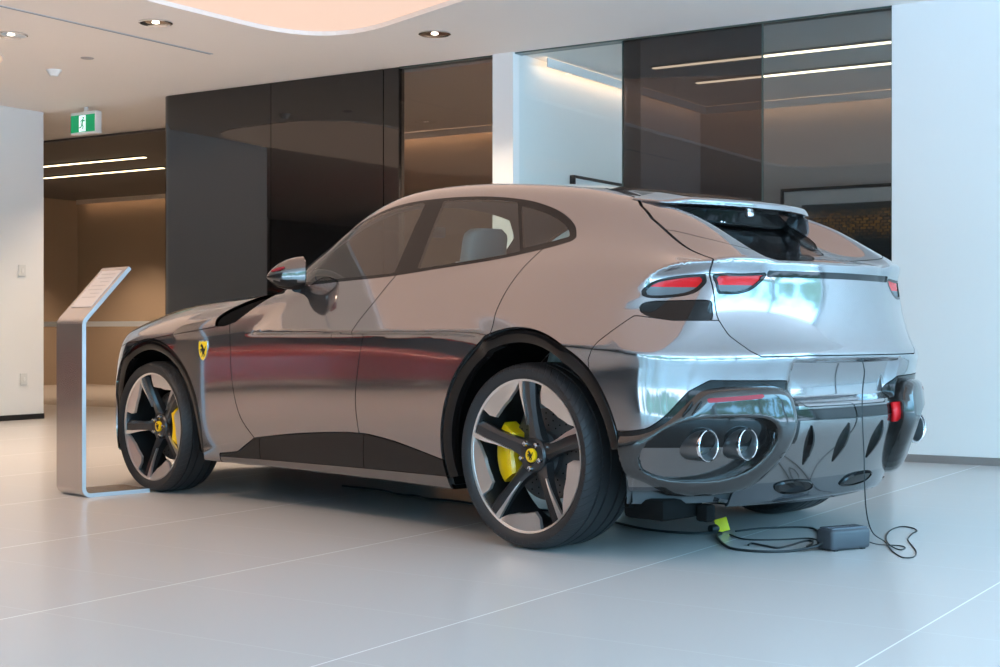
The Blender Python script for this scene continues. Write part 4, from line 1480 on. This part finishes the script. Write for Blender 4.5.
# ---------------------------------------------------------------- ceiling fittings
def downlight(p, q, label):
    r = empty('downlight')
    r.matrix_world = ROOM @ Matrix.Translation((-p, q, CZ))
    MB().lathe([(.125, .0), (.125, -.008), (.116, -.012), (.106, -.008), (.098, -.003), (.06, -.002), (.0005, -.002)], 40, axis='z').obj('reflector', M['chrome'], r, 40)
    MB().lathe([(.0005, -.010), (.022, -.009), (.030, -.002)], 24, axis='z').obj('lamp', M['spot'], r, 40)
    tag(r, label, 'downlight', 'round chrome downlights in the ceiling')
M['spot'] = mat('lamp_glow', (1, 1, 1), 0.5, emit=(1.0, 0.88, 0.72), estr=4.0)
downlight(7.93, 7.58, 'round chrome downlight left of the warm ceiling recess, beside the slot')
downlight(6.42, 9.03, 'round chrome downlight right of the warm ceiling recess near the black glass wall')
downlight(9.19, 7.28, 'round chrome downlight at the far left edge of the ceiling')

def ceiling_bits():
    r = empty('ceiling_light_panel')
    r.matrix_world = ROOM @ Matrix.Translation((-10.93, 5.2, CZ))
    def rr(w, h, rad, n=8):
        return [(sx * (w - rad) + rad * math.cos(math.radians(a0 + 90 * k / n)), sy * (h - rad) + rad * math.sin(math.radians(a0 + 90 * k / n))) for sx, sy, a0 in ((1, 1, 0), (-1, 1, 90), (-1, -1, 180), (1, -1, 270)) for k in range(n + 1)]
    MB().prism(rr(1.17, 2.86, .75), lambda u, v, d: (u, v, d), -.006, .004, .002).obj('rim', M['ceil'], r)
    MB().prism(rr(1.15, 2.84, .73), lambda u, v, d: (u, v, d), -.010, -.0065).obj('diffuser', M['warmdisc'], r)
    tag(r, 'second warm glowing ceiling panel, only its rounded end showing at the left edge', 'ceiling light')
    r = empty('smoke_detector')
    r.matrix_world = ROOM @ Matrix.Translation((-10.13, 8.48, CZ))
    MB().lathe([(.0005, -.055), (.035, -.055), (.040, -.038), (.052, -.030), (.060, -.004), (.060, .0)], 32, axis='z').obj('body', M['whiteplastic'], r, 40)
    MB().lathe([(.062, -.012), (.066, -.010), (.066, 0), (.060, 0)], 32, axis='z').obj('base_ring', M['whiteplastic'], r, 40)
    tag(r, 'small white smoke detector on the ceiling above the exit sign', 'smoke detector')
    r = rmesh('ceiling_sprinkler_cap', MB().lathe([(.0005, -.006), (.05, -.006), (.055, -.002), (.055, .0)], 28, axis='z', cen=(-9.45, 8.26, CZ)), M['greyplastic'], smooth=40)
    tag(r, 'flat grey round cap on the ceiling right of the smoke detector', 'ceiling cap')
    r = empty('ceiling_slot')
    r.matrix_world = ROOM @ Matrix.Translation((-8.45, 5.6, CZ))
    MB().box(-.020, .020, -3.1, 3.1, -.004, .004, .001).obj('frame', M['slot'], r)
    MB().box(-.008, .008, -3.08, 3.08, -.005, -.003).obj('gap', M['slotgap'], r)
    tag(r, 'long thin pale metal slot running across the ceiling at upper left', 'air slot')
M['warmdisc'] = mat('warm_disc_light', (.3, .25, .2), 0.5, emit=(1.0, 0.72, 0.56), estr=0.72)
M['whiteplastic'] = mat('white_plastic', (0.80, 0.80, 0.78), 0.4)
M['greyplastic'] = mat('grey_plastic', (0.42, 0.40, 0.40), 0.5)
M['slot'] = mat('slot_metal', (0.55, 0.62, 0.70), 0.35, 0.4)
M['slotgap'] = mat('slot_gap', (0.25, 0.30, 0.36), 0.6)
ceiling_bits()

def exit_sign():
    r = empty('exit_sign')
    r.matrix_world = ROOM @ Matrix.Translation((-11.53, 10.02, 2.93))
    w, h = .19, .115
    MB().box(-w, w, 0, .085, 0, h * 2, .012, seg=3).obj('case', M['whiteplastic'], r, 40)
    MB().box(-.02, .02, .03, .055, h * 2 - .005, .28).obj('ceiling_bracket', M['whiteplastic'], r)
    MB().box(-w + .012, w - .012, -.004, .004, .02, .195, .002).obj('green_panel', M['exitgreen'], r)
    MB().box(-.052, .045, -.006, -.003, .026, .190).obj('white_panel', M['exitwhite'], r)
    mb = MB()
    # running figure pictogram
    mb.lathe([(.0005, -.0085), (.011, -.0085), (.011, -.005)], 16, cen=(.014, 0, .163))
    def limb(a, b, t):
        a, b = Vector(a), Vector(b)
        d = (b - a).normalized(); n = Vector((-d.y, d.x)) * t
        mb.prism([tuple(a + n), tuple(a - n), tuple(b - n), tuple(b + n)], lambda u, v, d_: (u, d_, v), -.0085, -.005)
    limb((.010, .150), (-.006, .100), .009)
    limb((-.006, .102), (.012, .078), .006); limb((.012, .080), (.006, .045), .006)
    limb((-.006, .100), (-.020, .070), .006); limb((-.020, .072), (-.045, .062), .006)
    limb((.010, .145), (.030, .125), .005); limb((.030, .127), (.038, .138), .004)
    limb((.006, .145), (-.018, .138), .005); limb((-.018, .138), (-.026, .118), .004)
    mb.obj('running_figure', M['exitgreen'], r)
    tag(r, 'green and white running figure exit sign hanging from the ceiling at left', 'exit sign')
M['exitgreen'] = mat('exit_green', (0.0, 0.18, 0.07), 0.4, emit=(0.0, 0.30, 0.10), estr=0.55)
M['exitwhite'] = mat('exit_white', (0.8, 0.85, 0.85), 0.4, emit=(0.8, 0.95, 1.0), estr=0.6)
exit_sign()

def wall_bits():
    for q, z, lab in ((9.78, 1.54, 'small white switch plate higher on the left white wall'), (9.80, .42, 'small white socket plate low on the left white wall')):
        r = empty('wall_plate')
        r.matrix_world = ROOM @ Matrix.Translation((-12.178, q, z))
        MB().box(0, .012, -.045, .045, -.06, .06, .004).obj('plate', M['plate'], r)
        MB().box(.012, .018, -.014, .014, -.022, .022, .003).obj('switch', M['whiteplastic'], r)
        tag(r, lab, 'wall plate', 'plates on the left wall')
    # framed photograph behind the smoked glass
    r = empty('framed_photo')
    r.matrix_world = ROOM @ Matrix.Translation((-4.35, 13.56, 1.40))
    w, h = 1.05, .93
    mb = MB()
    for (a, b, c, d) in ((-w, w, h - .03, h), (-w, w, 0, .03), (-w, -w + .03, .03, h - .03), (w - .03, w, .03, h - .03)):
        mb.box(a, b, -.03, .03, c, d, .004)
    mb.obj('frame', M['blackmat'], r)
    MB().box(-w + .03, w - .03, -.010, .02, .03, h - .03).obj('mount', M['mount'], r)
    MB().box(-w + .22, w - .22, -.014, -.008, .17, h - .17).obj('print', M['printm'], r)
    MB().box(-w + .03, w - .03, -.022, -.019, .03, h - .03).obj('glazing', glass_mat('picture_glass', (.96, .97, .97)), r)
    tag(r, 'large framed photograph of lit waterfront buildings with white mount behind the smoked glass', 'picture')
    r = empty('framed_picture')
    r.matrix_world = ROOM @ Matrix.Translation((-6.27, 11.55, 1.45))
    l, h = .66, .83
    mb = MB()
    for (a, b, c, d) in ((-l, l, h - .025, h), (-l, l, 0, .025), (-l, -l + .025, .025, h - .025), (l - .025, l, .025, h - .025)):
        mb.box(-.025, .025, a, b, c, d, .004)
    mb.obj('frame', M['blackmat'], r)
    MB().box(-.02, .01, -l + .025, l - .025, .025, h - .025).obj('mount', M['mount'], r)
    MB().box(.008, .014, -l + .2, l - .2, .2, h - .2).obj('print', M['printm'], r)
    tag(r, 'thin black framed picture on the white side wall, its top corner above the car roof', 'picture')
M['plate'] = mat('plate_white', (0.70, 0.70, 0.68), 0.4)
M['mount'] = mat('mount_card', (0.72, 0.72, 0.72), 0.8)
def print_mat():
    m = mat('night_waterfront_print', (0.05, 0.05, 0.06), 0.5)
    nt = m.node_tree; b = nt.nodes['Principled BSDF']
    tc = nd(nt, 'ShaderNodeTexCoord')
    sp = nd(nt, 'ShaderNodeSeparateXYZ'); nt.links.new(tc.outputs['Generated'], sp.inputs[0])
    br = nd(nt, 'ShaderNodeTexBrick', offset=.37); br.inputs['Scale'].default_value = 22.0
    br.inputs['Color1'].default_value = (.80, .36, .08, 1); br.inputs['Color2'].default_value = (.30, .16, .10, 1); br.inputs['Mortar'].default_value = (.06, .05, .06, 1)
    br.inputs['Mortar Size'].default_value = .09; br.inputs['Brick Width'].default_value = .9; br.inputs['Row Height'].default_value = 1.1
    mp = nd(nt, 'ShaderNodeMapping'); mp.inputs['Rotation'].default_value = (PI / 2, 0, 0)
    nt.links.new(tc.outputs['Generated'], mp.inputs[0]); nt.links.new(mp.outputs[0], br.inputs['Vector'])
    nz = nd(nt, 'ShaderNodeTexNoise', inp={'Scale': 9.0, 'Detail': 5.0}); nt.links.new(tc.outputs['Generated'], nz.inputs['Vector'])
    ramp = nd(nt, 'ShaderNodeValToRGB'); e = ramp.color_ramp.elements
    e[0].position = .40; e[0].color = (0, 0, 0, 1); e[1].position = .55; e[1].color = (1, 1, 1, 1)
    k = e.new(.80); k.color = (1, 1, 1, 1); k = e.new(.90); k.color = (0, 0, 0, 1)
    ad = nd(nt, 'ShaderNodeMath', operation='MULTIPLY_ADD'); nt.links.new(nz.outputs['Fac'], ad.inputs[0]); ad.inputs[1].default_value = .3
    nt.links.new(sp.outputs['Z'], ad.inputs[2])
    sb = nd(nt, 'ShaderNodeMath', operation='SUBTRACT'); nt.links.new(ad.outputs[0], sb.inputs[0]); sb.inputs[1].default_value = .15
    nt.links.new(sb.outputs[0], ramp.inputs[0])
    n2 = nd(nt, 'ShaderNodeTexNoise', inp={'Scale': 14.0, 'Detail': 6.0}); nt.links.new(tc.outputs['Generated'], n2.inputs['Vector'])
    dk = nd(nt, 'ShaderNodeMix', data_type='RGBA'); dk.inputs[6].default_value = (.015, .02, .03, 1); dk.inputs[7].default_value = (.10, .11, .12, 1)
    nt.links.new(n2.outputs['Fac'], dk.inputs[0])
    mx = nd(nt, 'ShaderNodeMix', data_type='RGBA')
    n3 = nd(nt, 'ShaderNodeTexNoise', inp={'Scale': 26.0, 'Detail': 3.0}); nt.links.new(tc.outputs['Generated'], n3.inputs['Vector'])
    r3 = nd(nt, 'ShaderNodeMapRange'); nt.links.new(n3.outputs['Fac'], r3.inputs['Value'])
    r3.inputs['From Min'].default_value = .30; r3.inputs['From Max'].default_value = .55
    m3 = nd(nt, 'ShaderNodeMath', operation='MULTIPLY'); nt.links.new(ramp.outputs[0], m3.inputs[0]); nt.links.new(r3.outputs[0], m3.inputs[1])
    nt.links.new(m3.outputs[0], mx.inputs[0]); nt.links.new(dk.outputs[2], mx.inputs[6]); nt.links.new(br.outputs['Color'], mx.inputs[7])
    nt.links.new(mx.outputs[2], b.inputs['Base Color'])
    return m
M['printm'] = print_mat()
wall_bits()

# ================================================================ kiosk stand
def kiosk():
    r = empty('information_stand', (-1.488, -1.397, 0))
    u = Vector((.02, 1, 0)).normalized()          # base runs this way
    w = Vector((-1, .02, 0)).normalized()         # width of the ribbon
    t = .022
    prof = [(.412, 0.0)] + [(.05 - .05 * math.sin(a) + 0, .05 - .05 * math.cos(a)) for a in [PI / 2 * k / 6 for k in range(7)]] + [(0, .95)]
    # rounded knee into the sloping head
    k0 = Vector((0, .985)); dirn = Vector((.275, .30)).normalized()
    kn = [(0, .95), (.004, .968), (.014, .985), (.024, .996)]
    head = [(.024 + dirn.x * s_, .996 + dirn.y * s_) for s_ in (.05, .38)]
    line = prof[:-1] + kn + head
    def off(L, d):
        out = []
        for i in range(len(L)):
            a = Vector(L[max(0, i - 1)]); b = Vector(L[min(len(L) - 1, i + 1)])
            g = (b - a).normalized()
            out.append((L[i][0] + g.y * d, L[i][1] - g.x * d))
        return out
    inner = off(line, t)
    def P(a, k): 
        v = u * a[0] + w * k + Vector((0, 0, a[1]))
        return tuple(v)
    W_ = .305
    mb = MB()
    secs = []
    for a, b in zip(line, inner):
        b = (b[0], max(b[1], 0.0)) if a[1] > 1e-6 else (b[0], t)
        secs.append([P(a, 0), P(a, W_), P(b, W_), P(b, 0)])
    mb.loft(secs)
    mb.obj('stand_body', M['steel'], r, 25)
    # bright side edge
    mb = MB()
    secs = []
    for a, b in zip(line, inner):
        b = (b[0], max(b[1], 0.0)) if a[1] > 1e-6 else (b[0], t)
        secs.append([P(a, -.004), P(a, 0.0), P(b, 0.0), P(b, -.004)])
    mb.loft(secs).obj('edge_strip', M['edge'], r, 25)
    # display panel let into the outer face of the head
    nrm = Vector((-dirn.y, dirn.x))
    def H(s_, k, d): 
        a = (.024 + dirn.x * s_ + nrm.x * d, .996 + dirn.y * s_ + nrm.y * d)
        return P(a, k)
    mb = MB()
    mb.prism([(.07, .035), (.35, .035), (.35, W_ - .035), (.07, W_ - .035)], lambda a, k, d: H(a, k, d), .0, .004)
    mb.obj('display_panel', M['panel'], r)
    mb = MB()
    for i in range(7):
        mb.prism([(.32 - i * .03, .07), (.326 - i * .03, .07), (.326 - i * .03, W_ - .07 - (.06 if i % 3 == 2 else 0)), (.32 - i * .03, W_ - .07 - (.06 if i % 3 == 2 else 0))], lambda a, k, d: H(a, k, d), .004, .0046)
    mb.obj('print_lines', M['panelprint'], r)
    tag(r, 'bent brushed steel information stand with sloping head beside the front wheel', 'information stand')
M['edge'] = mat('pale_blue_edge', (0.60, 0.74, 0.86), 0.25, 0.3)
M['panelprint'] = mat('faint_print', (0.50, 0.45, 0.44), 0.4)
M['panel'] = mat('display_panel', (0.62, 0.56, 0.54), 0.3)
kiosk()

# ================================================================ battery charger, cords, tag
def charger():
    global CHG
    r = CHG = empty('battery_charger', (2.43, -.005, 0), math.radians(74.6))
    body = MB(); body.box(-.108, .108, -.05, .05, .004, .090, .016, seg=4)
    body.obj('case', M['chargergrey'], r, 40)
    MB().box(-.098, .098, -.040, .040, .086, .095, .006, seg=3).obj('top_panel', M['chargertop'], r, 40)
    mb = MB()
    for x in (-.075, .075):
        for y in (-.032, .032):
            mb.box(x - .01, x + .01, y - .01, y + .01, 0, .006, .002)
    mb.obj('rubber_feet', M['blackmat'], r)
    MB().tube([(.108, 0, .03), (.122, 0, .03)], .008, 10).obj('cable_gland', M['blackmat'], r, 40)
    MB().tube([(-.108, .01, .03), (-.124, .01, .03)], .008, 10).obj('cable_gland', M['blackmat'], r, 40)
    tag(r, 'dark grey battery charger box lying on the floor behind the car', 'charger')
M['chargergrey'] = mat('charger_grey', (0.055, 0.058, 0.068), 0.45)
M['chargertop'] = mat('charger_top', (0.10, 0.11, 0.13), 0.25)
M['cord'] = mat('black_cord', (0.015, 0.018, 0.02), 0.5)
charger()

def cord(name, pts, r, label, z=None, m=None):
    P = [(p[0], p[1], p[2] if len(p) > 2 else r) for p in pts]
    o = MB().tube(crom(P, 7), r, 8).obj(name, m or M['cord'], None, 60)
    tag(o, label, 'cord')
    return o

def cords():
    r = empty('power_cord', (1.77, .03, 0))
    pts = [(.95, .02), (1.30, -.115), (1.523, -.170), (1.712, -.124), (1.80, -.02), (1.857, -.12), (2.033, -.300), (2.139, -.365), (2.259, -.340), (2.33, -.247), (2.385, -.15, .02), (2.398, -.130, .03)]
    P = [(p[0] - 1.77, p[1] - .03, p[2] if len(p) > 2 else .006) for p in pts]
    MB().tube(crom(P, 7), .0058, 8).obj('cable', M['cord'], r, 60)
    d = Vector((.45, .9, 0)).normalized()
    MB().tube([(-.005, -.075, .022), (.0, -.045, .022), (.004, -.03, .022)], [.017, .020, .012], 14).obj('plug', M['cord'], r, 40)
    mb = MB()
    mb.box(-.030, .030, -.004, .004, 0, .062, .003)
    mb.move(Matrix.Translation((.010, .005, .004)) @ Matrix.Rotation(math.radians(52), 4, 'Z') @ Matrix.Rotation(math.radians(-14), 4, 'Y') @ Matrix.Rotation(math.radians(-10), 4, 'X'))
    mb.obj('label_tag', M['tagyellow'], r, 40)['label'] = 'bright yellow label tag'
    tag(r, 'black power cord with a bright yellow tag running from under the car to the charger', 'cord')
    inv_ = CHG.matrix_basis.inverted()
    for P_, rad in (([(1.813, .080), (1.834, .237), (1.898, .352), (1.95, .41), (2.021, .40), (2.15, .24), (2.28, .05), (2.375, -.10, .02), (2.399, -.118, .03)], .0045),
                    ([(2.104, -.225), (2.087, -.175), (2.16, -.19), (2.239, -.203), (2.234, -.107), (2.204, .05), (2.235, .06), (2.278, -.01), (2.30, -.08), (2.345, -.11, .012), (2.393, -.125, .03)], .0045),
                    ([(1.856, -.021), (1.995, -.09), (2.102, .010), (2.165, .13), (2.24, .10), (2.33, -.02), (2.385, -.09, .02), (2.400, -.112, .035)], .0035)):
        pts_ = [tuple(inv_ @ Vector((p[0], p[1], p[2] if len(p) > 2 else rad))) for p in P_]
        MB().tube(crom(pts_, 7), rad, 8).obj('lead', M['cord'], CHG, 60)
    cord('charging_wire', [(2.478, .06, .80), (2.484, .070, .74), (2.470, .078, .66), (2.468, .080, .55), (2.472, .086, .40), (2.472, .092, .25), (2.46, .13, .13), (2.452, .19, .05), (2.462, .265, .008), (2.54, .17, .003), (2.609, .079, .003), (2.700, -.020, .003), (2.742, -.048, .003), (2.754, .001, .003), (2.678, .15, .003), (2.491, .411, .003), (2.407, .592, .003), (2.372, .696, .003), (2.304, .770, .003), (2.248, .761, .003), (2.286, .608, .003), (2.392, .396, .003), (2.529, .197, .006), (2.617, .127, .003), (2.603, .192, .003), (2.559, .228, .003), (2.499, .165, .008), (2.474, .125, .02), (2.462, .108, .03)], .0028, 'thin charging wire hanging from the tail of the car and looping on the floor')
    cord('floor_cable', [(-.95, -.02), (-.617, .0), (-.40, -.06), (-.25, -.04), (-.10, -.09), (.05, -.05), (.30, -.06), (.62, .0), (.95, .035)], .0058, 'black cable lying on the floor under the middle of the car')
M['tagyellow'] = mat('tag_yellow', (0.90, 0.74, 0.01), 0.5)
cords()

# ================================================================ a red car further along the showroom, met as a reflection in the doors
def red_car():
    r = empty('red_sports_car', (-9.2, -6.3, 0), math.radians(190))
    red = mat('red_car_paint', (0.42, 0.008, 0.010), 0.25, 0.2, 1.0)
    s = BODY
    _, s = s.split(arch_field(s))
    gl, s = s.split(np.maximum(sdp(xz(s), DLO), 1.0 - s.V[:, 2]))
    s.both().obj('body', red, r, lip=.01)
    gl.both().obj('side_windows', M['black'], r, lip=.004)
    wheels = [o for o in CAR.children if o.name.startswith('wheel') and 'arch' not in o.name]
    for w_ in wheels:
        c = copy_tree(w_, r)
    tag(r, 'red sports car at the left of the showroom, seen only reflected in the grey doors', 'car')
red_car()
